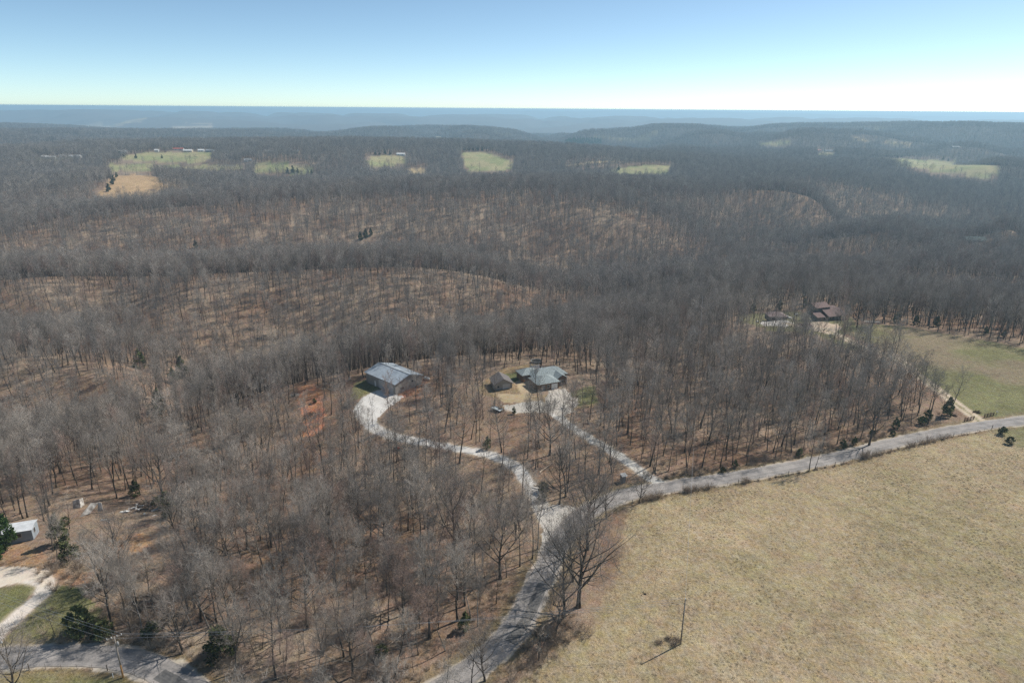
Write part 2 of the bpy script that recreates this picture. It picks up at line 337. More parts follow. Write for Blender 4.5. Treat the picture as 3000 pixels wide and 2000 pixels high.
def ground_mat():
    m, n, b = newmat("ground_mix"); N = n.nodes; Lk = n.links
    col = N.new("ShaderNodeAttribute"); col.attribute_name = "col"; kd = N.new("ShaderNodeAttribute"); kd.attribute_name = "kindw"
    sep = N.new("ShaderNodeSeparateColor"); Lk.new(kd.outputs["Color"], sep.inputs[0])
    geo = N.new("ShaderNodeNewGeometry")
    def noise(scale, det, stretch=(1, 1, 1), rough=.6):
        mp = N.new("ShaderNodeMapping"); mp.inputs["Scale"].default_value = stretch; z = N.new("ShaderNodeTexNoise")
        z.inputs["Scale"].default_value = scale; z.inputs["Detail"].default_value = det; z.inputs["Roughness"].default_value = rough
        Lk.new(geo.outputs["Position"], mp.inputs[0]); Lk.new(mp.outputs[0], z.inputs["Vector"]); return z.outputs[0]
    def ramp(v, a, b_, lo, hi):
        mr = N.new("ShaderNodeMapRange"); mr.inputs[1].default_value = a; mr.inputs[2].default_value = b_; mr.inputs[3].default_value = lo; mr.inputs[4].default_value = hi; Lk.new(v, mr.inputs[0]); return mr.outputs[0]
    def math_(op, a, c):
        k = N.new("ShaderNodeMath"); k.operation = op
        for i, q in ((0, a), (1, c)):
            if isinstance(q, (int, float)): k.inputs[i].default_value = q
            else: Lk.new(q, k.inputs[i])
        return k.outputs[0]
    fine = ramp(noise(1.9, 6, (1, 1, 1), .75), .32, .68, -1, 1)       # tufts, leaves: a few decimetres
    clump = ramp(noise(.55, 5, (1.3, .8, 1), .65), .35, .65, -1, 1)
    broad = ramp(noise(.05, 4), .35, .65, -1, 1)
    # amplitude per ground kind: R gravel, G grass, B leaves
    amp = math_('ADD', math_('ADD', math_('MULTIPLY', sep.outputs[0], .10), math_('MULTIPLY', sep.outputs[1], .34)), math_('MULTIPLY', sep.outputs[2], .34))
    amp2 = math_('ADD', math_('ADD', math_('MULTIPLY', sep.outputs[0], .05), math_('MULTIPLY', sep.outputs[1], .16)), math_('MULTIPLY', sep.outputs[2], .18))
    f = math_('ADD', math_('ADD', math_('MULTIPLY', fine, amp), math_('MULTIPLY', clump, amp2)), math_('MULTIPLY', broad, .10)); f = math_('ADD', f, 1.0)
    mx = N.new("ShaderNodeMix"); mx.data_type = 'RGBA'; mx.blend_type = 'MULTIPLY'; mx.inputs[0].default_value = 1
    Lk.new(col.outputs["Color"], mx.inputs[6]); Lk.new(f, mx.inputs[7])
    hs = N.new("ShaderNodeHueSaturation"); Lk.new(mx.outputs[2], hs.inputs["Color"])
    Lk.new(ramp(noise(.33, 3), .3, .7, .485, .515), hs.inputs["Hue"]); Lk.new(ramp(noise(.9, 3), .3, .7, .8, 1.2), hs.inputs["Saturation"])
    Lk.new(hs.outputs[0], b.inputs["Base Color"]); b.inputs["Specular IOR Level"].default_value = 0.05; b.inputs["Roughness"].default_value = 1
    bp = N.new("ShaderNodeBump"); bp.inputs["Distance"].default_value = 0.28; Lk.new(fine, bp.inputs["Height"])
    Lk.new(math_('ADD', math_('MULTIPLY', sep.outputs[1], .55), math_('MULTIPLY', sep.outputs[2], .45)), bp.inputs["Strength"]); Lk.new(bp.outputs[0], b.inputs["Normal"])
    return m
M_GROUND = ground_mat()

# ------------------------------------------------------------------ ground sheet (one polar grid, cut into its fields)
ln = [math.log(20.0)]
while ln[-1] < math.log(42000):
    D = math.exp(ln[-1]); ln.append(ln[-1] + (0.012 if D < 70 else 0.004 if D < 460 else 0.008 if D < 1400 else 0.014))
ln = np.array(ln); ths = np.concatenate([np.linspace(R(-62), R(-41), 60)[:-1], np.linspace(R(-41), R(41), 640), np.linspace(R(41), R(62), 60)[1:]])
GT, GL = np.meshgrid(ths, ln, indexing='ij'); GD = np.exp(GL); GX = np.sin(GT) * GD; GY = np.cos(GT) * GD
GZ = height(GX, GY)
def sheet_color(x, y, D):
    n1 = fbm(x / 9, y / 9, 3, 4); n2 = fbm(x / 35, y / 35, 8, 3); n3 = fbm(x / 2.5, y / 2.5, 14, 2)
    sh = lambda c: np.array(c)[None, None, :]
    leaf = sh((.225, .146, .10)) * (1 + .25 * n1[..., None]) ; leafp = sh((.30, .235, .175)); k = np.clip(n2 * .9 + .4 + .3 * n1, 0, 1)[..., None]
    col = leaf * (1 - k) + leafp * k
    kind = np.zeros(x.shape + (3,)); kind[..., 2] = 1
    far = smooth(900, 4000, D)[..., None]; col = col * (1 - far) + sh((.13, .115, .105)) * far
    def paint(m, c, kd, var=.15, c2=None):
        nonlocal col, kind
        m = m[..., None]; c = sh(c) * (1 + var * 2 * n1[..., None])
        if c2 is not None: q = np.clip(n2 * 2.2 + .45 + n1 * .9, 0, 1)[..., None]; c = c * (1 - q) + sh(c2) * q
        col = col * (1 - m) + c * m; kind = kind * (1 - m) + sh(kd) * m
    jx = x + 1.3 * n3 + (D / 400) * 3 * n1; jy = y + 1.3 * n3
    def pol(name): return in_poly(jx, jy, A[name]).astype(float)
    def soft(name, w_): return np.mean([in_poly(jx + w_ * f_ * math.cos(a), jy + w_ * f_ * math.sin(a), A[name]) for f_ in (.35, 1) for a in np.arange(0, 6.2, .7854)], 0)
    GR, GV, LF = (0, 1, 0), (1, 0, 0), (0, 0, 1)
    paint(soft('dry', 2.2), (.375, .295, .185), GR, .10, (.305, .25, .148)); paint(pol('dry') * np.clip(fbm(x / 22, y / 13, 91, 3) * 1.6, 0, .6), (.37, .29, .19), GR, .1); paint(pol('dry') * np.clip(fbm((x * .8 + y * .6) / 2.2, (x * .6 - y * .8) / 60, 95, 2) * 1.2, 0, .35), (.42, .345, .22), GR, .05)
    paint(pol('corner'), (.24, .22, .12), GR, .15, (.29, .235, .15))
    paint(pol('pasture'), (.21, .20, .10), GR, .12, (.235, .19, .125))
    paint(pol('vergeL'), (.26, .215, .11), GR, .12, (.17, .17, .08))
    paint(pol('lawnL'), (.15, .16, .07), GR, .12, (.20, .18, .09)); paint(pol('lawnL2'), (.20, .185, .09), GR, .12, (.15, .155, .07))
    paint(pol('dirtL'), (.38, .25, .15), LF, .15, (.30, .19, .12))
    paint(pol('lawnshop'), (.20, .185, .09), GR, .1); paint(pol('yard'), (.27, .20, .12), LF, .15); paint(pol('lawnhouse'), (.155, .16, .075), GR, .1)
    paint(pol('lawnhouse2'), (.18, .175, .085), GR, .1); paint(pol('sand'), (.41, .325, .21), GV, .1); paint(pol('sand2'), (.40, .315, .20), GV, .1)
    for c in ('clay1', 'clay2', 'clay3'): paint(pol(c) * {'clay1': .95, 'clay2': .6, 'clay3': .5}[c], (.47, .215, .12), LF, .12)
    paint(pol('clearbrown'), (.20, .185, .10), GR, .15); paint(pol('scar') * .7, (.44, .26, .14), LF)
    for c in ('tan1', 'tan2', 'tan3'): paint(pol(c), (.42, .29, .165), GR, .05)
    for c in ('past1', 'past2', 'past3', 'past4', 'past5', 'past6', 'past7', 'past8', 'past9', 'past10', 'past12'): paint(pol(c), (.255, .265, .125), GR, .08, (.33, .29, .16))
    for c in ('tan5', 'tan6', 'tan9', 'tan10', 'tan11'): paint(pol(c), (.42, .32, .18), GR, .1)
    # far pale clearings to the left on the plateau
    fx = fbm(x / 900, y / 500, 77, 3); paint(((D > 5200) & (D < 9500) & (x < -0.42 * y) & (fx > .12)).astype(float) * .8, (.42, .34, .24), GR)
    fx = fbm(x / 500, y / 300, 78, 3); paint(((D > 2600) & (D < 5200) & (fx > .47)).astype(float) * .7, (.3, .27, .15), GR)
    # road margins, gravel drives
    road = np.minimum(dist_line(x, y, ROAD), dist_line(x, y, ROAD2)) + n3 * .9
    paint(smooth(6.5, 3.6, road) * .85, (.27, .215, .13), GR, .2, (.22, .16, .095)); paint(smooth(3.7, 3.1, road), (.42, .37, .31), GV, .1)
    for line, wd, c in ((DRV_SHOP, 2.1, (.54, .52, .49)), (DRV_HOUSE, 1.8, (.53, .51, .47)), (DRV_LEFT, 1.9, (.60, .54, .47))):
        d = dist_line(x, y, line) + n3 * .8; paint(smooth(wd + 1.4, wd - .1, d) * .55, (.42, .34, .25), GV); paint(smooth(wd + .3, wd - .4, d), c, GV, .08)
    for a_, c in (('junction', (.47, .44, .40)), ('padL', (.60, .52, .43)), ('padshop', (.57, .55, .52)), ('padhouse', (.42, .385, .34)), ('padhouse2', (.46, .43, .38)), ('padbrown', (.50, .40, .30)), ('padbrown2', (.55, .52, .48))): paint(pol(a_), c, GV, .08)
    d = dist_line(x, y, DRV_BROWN) + n3 * .5; paint(smooth(2.3, 1.7, d), (.50, .41, .31), GV, .08); paint(smooth(.55, .25, d), (.24, .21, .12), GR, .1)
    d = np.abs(dist_line(x, y, DRV_LEFT)); 
    return np.clip(col, .01, .9), kind
COLR, KIND = sheet_color(GX, GY, GD)
WOOD_Z = smooth(5200, 7500, GD) * (14 + 7 * fbm(GX / 60, GY / 60, 51, 2) * (1 - smooth(9000, 13000, GD)))   # beyond the single trees the sheet itself carries the wood's top
GZV = GZ + WOOD_Z
na, nb = GX.shape
V = np.column_stack([GX.ravel(), GY.ravel(), GZV.ravel()])
ii, jj = np.meshgrid(np.arange(na-1), np.arange(nb-1), indexing='ij')
F4 = np.stack([ii*nb+jj, (ii+1)*nb+jj, (ii+1)*nb+jj+1, ii*nb+jj+1], -1).reshape(-1, 4)
cx = (GX[:-1, :-1] + GX[1:, 1:]).ravel() / 2; cy = (GY[:-1, :-1] + GY[1:, 1:]).ravel() / 2
own = np.zeros(len(F4), int)
PIECES = [('ground', []), ('dry_field', ['dry']), ('pasture', ['pasture', 'corner']), ('lawn', ['lawnL', 'lawnL2', 'vergeL', 'lawnshop', 'lawnhouse', 'lawnhouse2']),
          ('stubble_field', ['tan1', 'tan2', 'tan3']), ('far_pasture', ['past1', 'past2', 'past3', 'past4', 'past5', 'past6', 'past7', 'past8', 'past9', 'past10'])]
for k, (nm, ar) in enumerate(PIECES):
    for a_ in ar: own[in_poly(cx, cy, A[a_])] = k
for line, wd in ((DRV_SHOP, 2.1), (DRV_HOUSE, 1.9), (DRV_LEFT, 1.9), (DRV_BROWN, 2.0)): own[dist_line(cx, cy, line) < wd] = 6
for a_ in ('junction', 'padL', 'padshop', 'padhouse', 'padhouse2', 'padbrown', 'padbrown2'): own[in_poly(cx, cy, A[a_])] = 6
PIECES.append(('gravel_driveway', []))
C4 = np.concatenate([COLR.reshape(-1, 3), np.ones((len(V), 1))], 1); K4 = np.concatenate([KIND.reshape(-1, 3), np.ones((len(V), 1))], 1)
def grid_mesh(name, verts, quads, cols):
    me = bpy.data.meshes.new(name); me.vertices.add(len(verts)); me.vertices.foreach_set("co", verts.astype(np.float32).ravel())
    me.loops.add(quads.size); me.loops.foreach_set("vertex_index", quads.astype(np.int32).ravel())
    me.polygons.add(len(quads)); me.polygons.foreach_set("loop_start", np.arange(0, quads.size, 4, dtype=np.int32))
    try: me.polygons.foreach_set("loop_total", np.full(len(quads), 4, np.int32))
    except Exception: pass
    me.polygons.foreach_set("use_smooth", np.ones(len(quads), bool))
    for nm, c in cols:
        a_ = me.attributes.new(nm, 'FLOAT_COLOR', 'POINT'); a_.data.foreach_set("color", c.astype(np.float32).ravel())
    me.update(calc_edges=True); return me
for k, (nm, ar) in enumerate(PIECES):
    q = F4[own == k]
    if not len(q): continue
    u_, inv = np.unique(q, return_inverse=True)
    me = grid_mesh(nm, V[u_], inv.reshape(-1, 4), (("col", C4[u_]), ("kindw", K4[u_]))); me.materials.append(M_GROUND)
    tag(link(bpy.data.objects.new(nm, me)), kind='structure')

# ------------------------------------------------------------------ asphalt
def asphalt(name, base, dark):
    m, n, b = newmat(name); N = n.nodes; Lk = n.links; geo = N.new("ShaderNodeNewGeometry")
    def nz(s_, d, st=(1, 1, 1)):
        mp = N.new("ShaderNodeMapping"); mp.inputs["Scale"].default_value = st; z = N.new("ShaderNodeTexNoise"); z.inputs["Scale"].default_value = s_; z.inputs["Detail"].default_value = d
        Lk.new(geo.outputs["Position"], mp.inputs[0]); Lk.new(mp.outputs[0], z.inputs["Vector"]); return z.outputs[0]
    rp = N.new("ShaderNodeValToRGB"); e = rp.color_ramp.elements; e[0].position = .38; e[1].position = .6; e[0].color = (*dark, 1); e[1].color = (*base, 1)
    Lk.new(nz(.35, 5), rp.inputs[0]); rp2 = N.new("ShaderNodeValToRGB"); e = rp2.color_ramp.elements; e[0].position = .3; e[1].position = .7; e[0].color = (.8,.8,.8,1); e[1].color = (1.15,1.12,1.1,1)
    Lk.new(nz(3.5, 6), rp2.inputs[0]); mx = N.new("ShaderNodeMix"); mx.data_type = 'RGBA'; mx.blend_type = 'MULTIPLY'; mx.inputs[0].default_value = 1
    Lk.new(rp.outputs[0], mx.inputs[6]); Lk.new(rp2.outputs[0], mx.inputs[7])
    at = N.new("ShaderNodeAttribute"); at.attribute_name = 'lat'; sp_ = N.new("ShaderNodeSeparateColor"); Lk.new(at.outputs["Color"], sp_.inputs[0]); r3 = N.new("ShaderNodeValToRGB"); r3.color_ramp.elements[0].position = 0; r3.color_ramp.elements[0].color = (1.0, 1.0, 1.0, 1); r3.color_ramp.elements[1].position = 1; r3.color_ramp.elements[1].color = (1.12, 1.08, 1.0, 1)
    for ps_, c_ in ((.25, 1.05), (.48, .80), (.7, .98), (.86, 1.04)): e_ = r3.color_ramp.elements.new(ps_); e_.color = (c_, c_, c_, 1)
    Lk.new(sp_.outputs[0], r3.inputs[0]); m2 = N.new("ShaderNodeMix"); m2.data_type = 'RGBA'; m2.blend_type = 'MULTIPLY'; m2.inputs[0].default_value = .8; Lk.new(mx.outputs[2], m2.inputs[6]); Lk.new(r3.outputs[0], m2.inputs[7]); Lk.new(m2.outputs[2], b.inputs["Base Color"]); return m
M_ROAD = asphalt("worn_asphalt", (.33, .31, .295), (.24, .228, .22)); M_PATCH = asphalt("dark_asphalt", (.15, .148, .145), (.12, .118, .117))
def ribbon(name, line, half, lift, mt, jit=.18):
    line = np.array(line); seg = np.concatenate([[0], np.cumsum(np.hypot(*np.diff(line, axis=0).T))]); n = max(int(seg[-1] / .7), 4)
    s_ = np.linspace(0, seg[-1], n); x = np.interp(s_, seg, line[:, 0]); y = np.interp(s_, seg, line[:, 1])
    tx = np.gradient(x); ty = np.gradient(y); l = np.hypot(tx, ty); nx, ny = -ty / l, tx / l; m = 9; vs = []
    for i in range(m):
        k = (i / (m-1) * 2 - 1); jt = jit * vnoise(s_ / 1.7 + 50 * (i > 4), s_ * 0 + i * .0 + 3, 5) * 2 * (abs(k) == 1)
        px = x + nx * (half * k + jt); py = y + ny * (half * k + jt); vs.append(np.column_stack([px, py, height(px, py) + lift + .05 * (1 - k*k)]))
    lat = np.repeat(np.linspace(-1, 1, m), n); lc = np.column_stack([np.abs(lat), lat * .5 + .5, np.tile(s_ / seg[-1], m), np.ones(m * n)])
    vs = np.concatenate(vs); a, b = np.meshgrid(np.arange(m-1), np.arange(n-1), indexing='ij')
    q = np.stack([a*n+b, a*n+b+1, (a+1)*n+b+1, (a+1)*n+b], -1).reshape(-1, 4)
    me = grid_mesh(name, vs, q, (('lat', lc),)); me.materials.append(mt); return tag(link(bpy.data.objects.new(name, me)), kind='structure')
ribbon('road', ROAD, 2.8, .06, M_ROAD); ribbon('road', ROAD2[:-3], 2.75, .07, M_ROAD)
def ribbon_part(line, a, b, off, half, mt):
    line = np.array(line); seg = np.concatenate([[0], np.cumsum(np.hypot(*np.diff(line, axis=0).T))])
    i0 = np.argmin(np.hypot(*(line - a).T)); i1 = np.argmin(np.hypot(*(line - b).T)); i0, i1 = sorted((i0, i1)); s_ = np.linspace(seg[i0], seg[i1], 40)
    x = np.interp(s_, seg, line[:, 0]); y = np.interp(s_, seg, line[:, 1]); tx = np.gradient(x); ty = np.gradient(y); l = np.hypot(tx, ty)
    return ribbon('road_patch', np.column_stack([x - ty / l * off, y + tx / l * off]), half, .115, mt, .05)
ribbon_part(ROAD, P(1240,1340)[:2], P(1160,1470)[:2], 1.1, 1.2, M_PATCH)
ribbon_part(ROAD2, P(370,1545)[:2], P(430,1580)[:2], -.7, 1.3, M_PATCH)

# ------------------------------------------------------------------ trees
M_BARK = mat("oak_bark", (.115, .098, .082), .95, .25, 1.2, spec=.05, rnd=.3)
M_TWIG = mat("bare_twigs", (.335, .295, .255), .95, .12, .35, spec=.05, rnd=.32)
M_DTWIG = mat("dark_twigs", (.24, .21, .185), .95, .12, .35, spec=.05, rnd=.15)
M_REDTW = mat("reddish_twigs", (.31, .225, .185), .95, .12, .35, spec=.05, rnd=.2)
M_PALE = mat("pale_bark", (.34, .31, .28), .9, .2, .8, spec=.05, rnd=.1)
M_CEDAR = mat("cedar_needles", (.13, .145, .06), .9, .4, .8, spec=.1, rnd=.25)
M_PINE = mat("pine_needles", (.10, .165, .05), .9, .35, .6, spec=.1, rnd=.2)
M_BRUSH = mat("dry_brush", (.44, .35, .27), .95, .2, 1, spec=.05, rnd=.2)

def nrm(v): return v / (np.linalg.norm(v) + 1e-9)
def grow(rng, p, d, L, n, upk, jit):
    out = [p]; d = nrm(d)
    for _ in range(n):
        d = nrm(d + np.array([0, 0, upk]) + rng.normal(0, jit, 3)); p = p + d * (L / n); out.append(p)
    return out, d
class Spikes:
    """thin tapering three-sided twigs, vectorised"""
    def __init__(s): s.a = []; s.b = []; s.w = []
    def add(s, a, b, w): s.a.append(a); s.b.append(b); s.w.append(w)
    def to(s, g):
        if not s.a: return
        a = np.array(s.a); b = np.array(s.b); w = np.array(s.w)[:, None]; t = b - a; t /= np.linalg.norm(t, axis=1)[:, None] + 1e-9
        h = np.where(np.abs(t[:, :1]) < .8, np.array([[1., 0, 0]]), np.array([[0, 1., 0]])); e1 = np.cross(t, h); e1 /= np.linalg.norm(e1, axis=1)[:, None]; e2 = np.cross(t, e1)
        v = np.stack([a + e1*w, a - .5*e1*w + .87*e2*w, a - .5*e1*w - .87*e2*w, b], 1).reshape(-1, 3); n0 = len(g.v)
        g.v.extend(map(tuple, v.tolist()))
        for i in range(len(a)):
            k = n0 + 4*i; g.f += [(k, k+1, k+3), (k+1, k+2, k+3), (k+2, k, k+3)]
def bare_tree(seed, H, r_, base, cr, nl, nbr, ntw, ntt, tw, sides=6, lean=.03, upk=.18, wand=.05):
    rng = np.random.default_rng(seed); tr = G(); cn = G(); sp = Spikes(); ld = rng.normal(0, lean, 2)
    p = np.array([0, 0, -.5]); d = np.array([ld[0], ld[1], 1.0]); pts = [p]; rad = [r_ * 1.35]; n = 8
    for i in range(n):
        d = nrm(d + np.append(rng.normal(0, wand, 2), .25)); p = p + d * (H * .9 + .5) / n; pts.append(p); rad.append(r_ * (1 - .88 * ((i+1) / n) ** 1.15))
    tr.tube(pts, rad, sides, True); pts = np.array(pts)
    ga = rng.uniform(0, 6.28)
    for k in range(nl):
        f = base + (1 - base) * ((k + rng.uniform(.1, .9)) / nl) * .97; q = f * n * .99; i = int(q); st = pts[i] * (1 - q + i) + pts[min(i+1, n)] * (q - i)
        rr = r_ * (1 - .88 * f ** 1.15); ga += 2.4 + rng.normal(0, .35); g_ = (f - base) / (1 - base)
        ang = R(rng.uniform(42, 66) * (1 - g_) + rng.uniform(12, 34) * g_); L = cr * (1.18 - .45 * g_) * rng.uniform(.75, 1.15) / max(math.sin(ang + .25), .55)
        L = min(L, (H - st[2]) * 1.25 + 1.0)
        dd = np.array([math.cos(ga) * math.sin(ang), math.sin(ga) * math.sin(ang), math.cos(ang)])
        lp, _ = grow(rng, st, dd, L, 5, upk * .6, .10); lr = min(rr * .62, r_ * .5)
        tr.tube(lp, [lr * (1 - .85 * j / 5) for j in range(6)], max(sides-2, 3), True); lp = np.array(lp)
        for b in range(nbr):
            fb = .22 + .78 * (b + rng.uniform(.2, 1)) / nbr; q = min(fb, .99) * 5; i = int(q); bs = lp[i] * (1 - q + i) + lp[min(i+1, 5)] * (q - i)
            ax = nrm(lp[min(i+1, 5)] - lp[i]); dv = nrm(ax * .8 + rng.normal(0, .62, 3) + np.array([0, 0, .18])); Lb = L * (.62 - .30 * fb) * rng.uniform(.7, 1.2)
            bp, _ = grow(rng, bs, dv, Lb, 3, upk, .16); br = max(lr * (1 - .8 * fb) * .55, tw * .7)
            cn.tube(bp, [br * (1 - .7 * j / 3) for j in range(4)], 3, True); bp = np.array(bp)
            for t_ in range(ntw):
                ft = .15 + .85 * (t_ + rng.uniform(.1, 1)) / ntw; q = min(ft, .99) * 3; i = int(q); ts = bp[i] * (1 - q + i) + bp[min(i+1, 3)] * (q - i)
                ax = nrm(bp[min(i+1, 3)] - bp[i]); tv = nrm(ax * .8 + rng.normal(0, .6, 3) + np.array([0, 0, .25])); Lt = rng.uniform(.7, 1.5) * (cr / 4) ** .5
                te = ts + tv * Lt; sp.add(ts, te, tw)
                for _ in range(ntt):
                    u = rng.uniform(.2, .95); sv = nrm(tv * .8 + rng.normal(0, .55, 3)); sp.add(ts + tv * Lt * u, ts + tv * Lt * u + sv * rng.uniform(.35, .85) * (cr / 4) ** .5, tw * .62)
    sp.to(cn); return tr, cn

def cedar(seed, H, r_, n=1500, leaf=.34, conical=.75, gap=.2):
    rng = np.random.default_rng(seed); tr = G(); cn = G(); tr.tube([(0, 0, -.3), (0, 0, H * .5), (.05, .03, H * .95)], [.045 * H * .4, .02 * H * .4, .01], 5, True)
    # twiggy boughs carrying sprays of small leaf faces
    nb_ = 26; bo = []
    for k in range(nb_):
        f = (k + rng.uniform()) / nb_; z = H * (.06 + .9 * f); rad = r_ * (1 - f ** (1 / max(conical, .2)) * .93) * rng.uniform(.72, 1.18) * min(1, .62 + f * 3); a = rng.uniform(0, 6.28)
        bo.append((z, rad, a)); tr.tube([(0, 0, z * .85), (math.cos(a) * rad * .8, math.sin(a) * rad * .8, z + .1 * rad)], [.03, .01], 3, True)
    vs = []; fs = []
    for i in range(n):
        z, rad, a = bo[rng.integers(nb_)]; t = rng.uniform(.15, 1) ** .55; aa = a + rng.normal(0, .34 + .25 * (1 - t)); q = rad * t
        c = np.array([math.cos(aa) * q, math.sin(aa) * q, z + rng.normal(0, H * .035) + .12 * q]); c[2] = max(c[2], .12)
        o = nrm(np.array([math.cos(aa), math.sin(aa), .5]) + rng.normal(0, .55, 3)); s_ = nrm(np.cross(o, rng.normal(0, 1, 3))); L = leaf * rng.uniform(.7, 1.5)
        k = len(vs); vs += [c - o * L * .5, c + s_ * L * .33, c + o * L * .6, c - s_ * L * .33]; fs.append((k, k+1, k+2, k+3))
    cn.add(vs, fs); return tr, cn

def brush(seed, H, r_, n=60, tw=.018):
    rng = np.random.default_rng(seed); sp = Spikes(); g = G()
    for i in range(n):
        a = rng.uniform(0, 6.28); b = rng.uniform(0, r_ * .4); p = np.array([math.cos(a) * b, math.sin(a) * b, -.1]); d = nrm(np.array([math.cos(a) * .5, math.sin(a) * .5, 1]) + rng.normal(0, .25, 3)); L = H * rng.uniform(.5, 1.05)
        e = p + d * L; sp.add(p, e, tw * 1.3)
        for _ in range(5):
            u = rng.uniform(.3, .95); v = nrm(d + rng.normal(0, .5, 3)); sp.add(p + d * L * u, p + d * L * u + v * H * rng.uniform(.12, .35), tw * .8)
    sp.to(g); return g

HI = []     # near woodland trees, with parts
for k, (H, r_, base, cr, nl) in enumerate(((20, .22, .45, 4.9, 13), (18, .18, .50, 4.1, 12), (21, .28, .38, 6.0, 15), (16.5, .15, .48, 3.3, 10), (19, .20, .40, 5.2, 13), (17.5, .17, .55, 4.2, 11), (21, .22, .52, 4.6, 12), (14.5, .12, .38, 3.2, 9), (18.5, .22, .32, 5.6, 14))):
    t_, c_ = bare_tree(100 + k, H, r_, base, cr, nl, 8, 8, 4, .0165, 7, .07 if k % 2 else .035, .2, .07)
    HI.append((t_.mesh('trunk', M_PALE if k == 5 else M_BARK, True), c_.mesh('crown', M_REDTW if k in (3, 8) else M_TWIG), H))
WIDE = []   # broad open-grown trees
for k, (H, r_, base, cr, nl) in enumerate(((19, .42, .22, 10.5, 16), (20, .38, .27, 9.2, 16), (17, .34, .2, 9.0, 15), (14, .26, .18, 6.6, 13))):
    t_, c_ = bare_tree(200 + k, H, r_, base, cr, nl, 9, 8, 4, .016, 9, .04, .14, .08)
    WIDE.append((t_.mesh('trunk', M_BARK, True), c_.mesh('crown', M_DTWIG), H))
SMALL = []  # young trees
for k, (H, r_, base, cr, nl) in enumerate(((8, .07, .25, 2.0, 9), (10, .09, .35, 2.1, 9), (6, .05, .2, 1.7, 8), (9, .10, .22, 2.9, 10))):
    t_, c_ = bare_tree(300 + k, H, r_, base, cr, nl, 4, 4, 3, .014, 5, .08)
    SMALL.append((t_.mesh('trunk', M_BARK, True), c_.mesh('crown', M_TWIG), H))
def single_from(tc, name):
    """trunk and crown together as one prototype mesh for the massed wood"""
    t_, c_ = tc; m = bpy.data.meshes.new(name); n = len(t_.v)
    m.from_pydata(t_.v + c_.v, [], t_.f + [tuple(i + n for i in f) for f in c_.f]); m.materials.append(M_BARK); m.materials.append(M_TWIG)
    m.polygons.foreach_set("material_index", [0] * len(t_.f) + [1] * len(c_.f)); m.update(); return m
PROTO = []
def proto(me): o = bpy.data.objects.new(me.name, me); PROTO.append(o); return len(PROTO) - 1
idx_hi, idx_mid, idx_low, idx_far = [], [], [], []
def redden(k): PROTO[k].data.materials[1] = M_REDTW; return k
for k, (H, r_, base, cr, nl) in enumerate(((20, .21, .48, 4.2, 12), (18, .18, .50, 3.6, 11), (21, .26, .42, 5.2, 13), (16.5, .15, .45, 3.1, 9), (19, .19, .55, 3.8, 11), (12, .10, .35, 2.6, 8))):
    idx_hi.append(proto(single_from(bare_tree(400 + k, H, r_, base, cr, nl, 7, 7, 3, .018, 6, .05, .2, .06), 'wood_a')))
    if k == 3: redden(idx_hi[-1])
for k, (H, r_, base, cr, nl) in enumerate(((20, .22, .46, 4.3, 10), (18, .19, .48, 3.8, 9), (21, .24, .48, 4.6, 10), (16, .17, .42, 3.6, 9))):
    idx_mid.append(proto(single_from(bare_tree(500 + k, H, r_, base, cr, nl + 1, 6, 5, 2, .032, 4, .04), 'wood_b')))
    if k == 3: redden(idx_mid[-1])
for k, (H, r_, base, cr, nl) in enumerate(((19, .25, .36, 5.4, 8), (17, .25, .36, 5.0, 8), (20, .25, .4, 5.6, 8))):
    idx_low.append(proto(single_from(bare_tree(600 + k, H, r_, base, cr, nl + 1, 5, 5, 0, .08, 3, .04), 'wood_c')))
for k in range(3):
    idx_far.append(proto(single_from(bare_tree(700 + k, 18, .35, .30, 6.8, 8, 5, 4, 0, .17, 3, .04), 'wood_d')))

# ---- where the trees stand
rngP = np.random.default_rng(42)
roadd = lambda x, y: np.minimum(dist_line(x, y, ROAD, 20), dist_line(x, y, ROAD2, 20))
BUILD_SPOTS = []   # (x, y, radius) kept clear
def keep(sx, sy, r_, lift=0): p = P(sx, sy); BUILD_SPOTS.append((p[0], p[1], r_)); return p
for sx, sy, r_ in ((895,890,9),(930,905,11),(1270,890,12),(1310,880,8),(1150,895,6),(1250,855,6),(1780,735,9),(1880,742,9),(1910,742,10),(1960,750,4),(2003,750,4),(20,1240,9),(175,1170,6),(320,1165,8),(1433,1100,3),(2235,565,10),(935,1030,4),(120,1240,3),(2250,970,4)): keep(sx, sy, r_)
for px, py in ((727,474),(359,449),(458,445),(522,441),(550,446),(588,445),(614,446),(739,436),(788,448),(868,448),(128,464),(147,466),(181,462),(217,463),(40,440),(1234,411),(1285,404),(1174,456),(1587,390),(1748,374),(1871,432),(2374,445),(2400,444),(2429,445),(2763,434),(2801,434),(2903,438),(2930,440),(2858,712)):
    p = P(px / S, py / S); FARB.append((p[0], p[1], 14)); BUILD_SPOTS.append((p[0], p[1], 14))
CORR = []
for sx, sy in ((323,848),(420,868),(398,882),(367,945),(362,965),(223,972),(828,552),(840,547),(852,541),(440,905),(450,570),(170,1165),(190,1170),(210,1165),(320,1165),(340,1168),(20,1240),(55,1235),(1150,895)): p = P(sx, sy); CORR.append((p[0], p[1]))
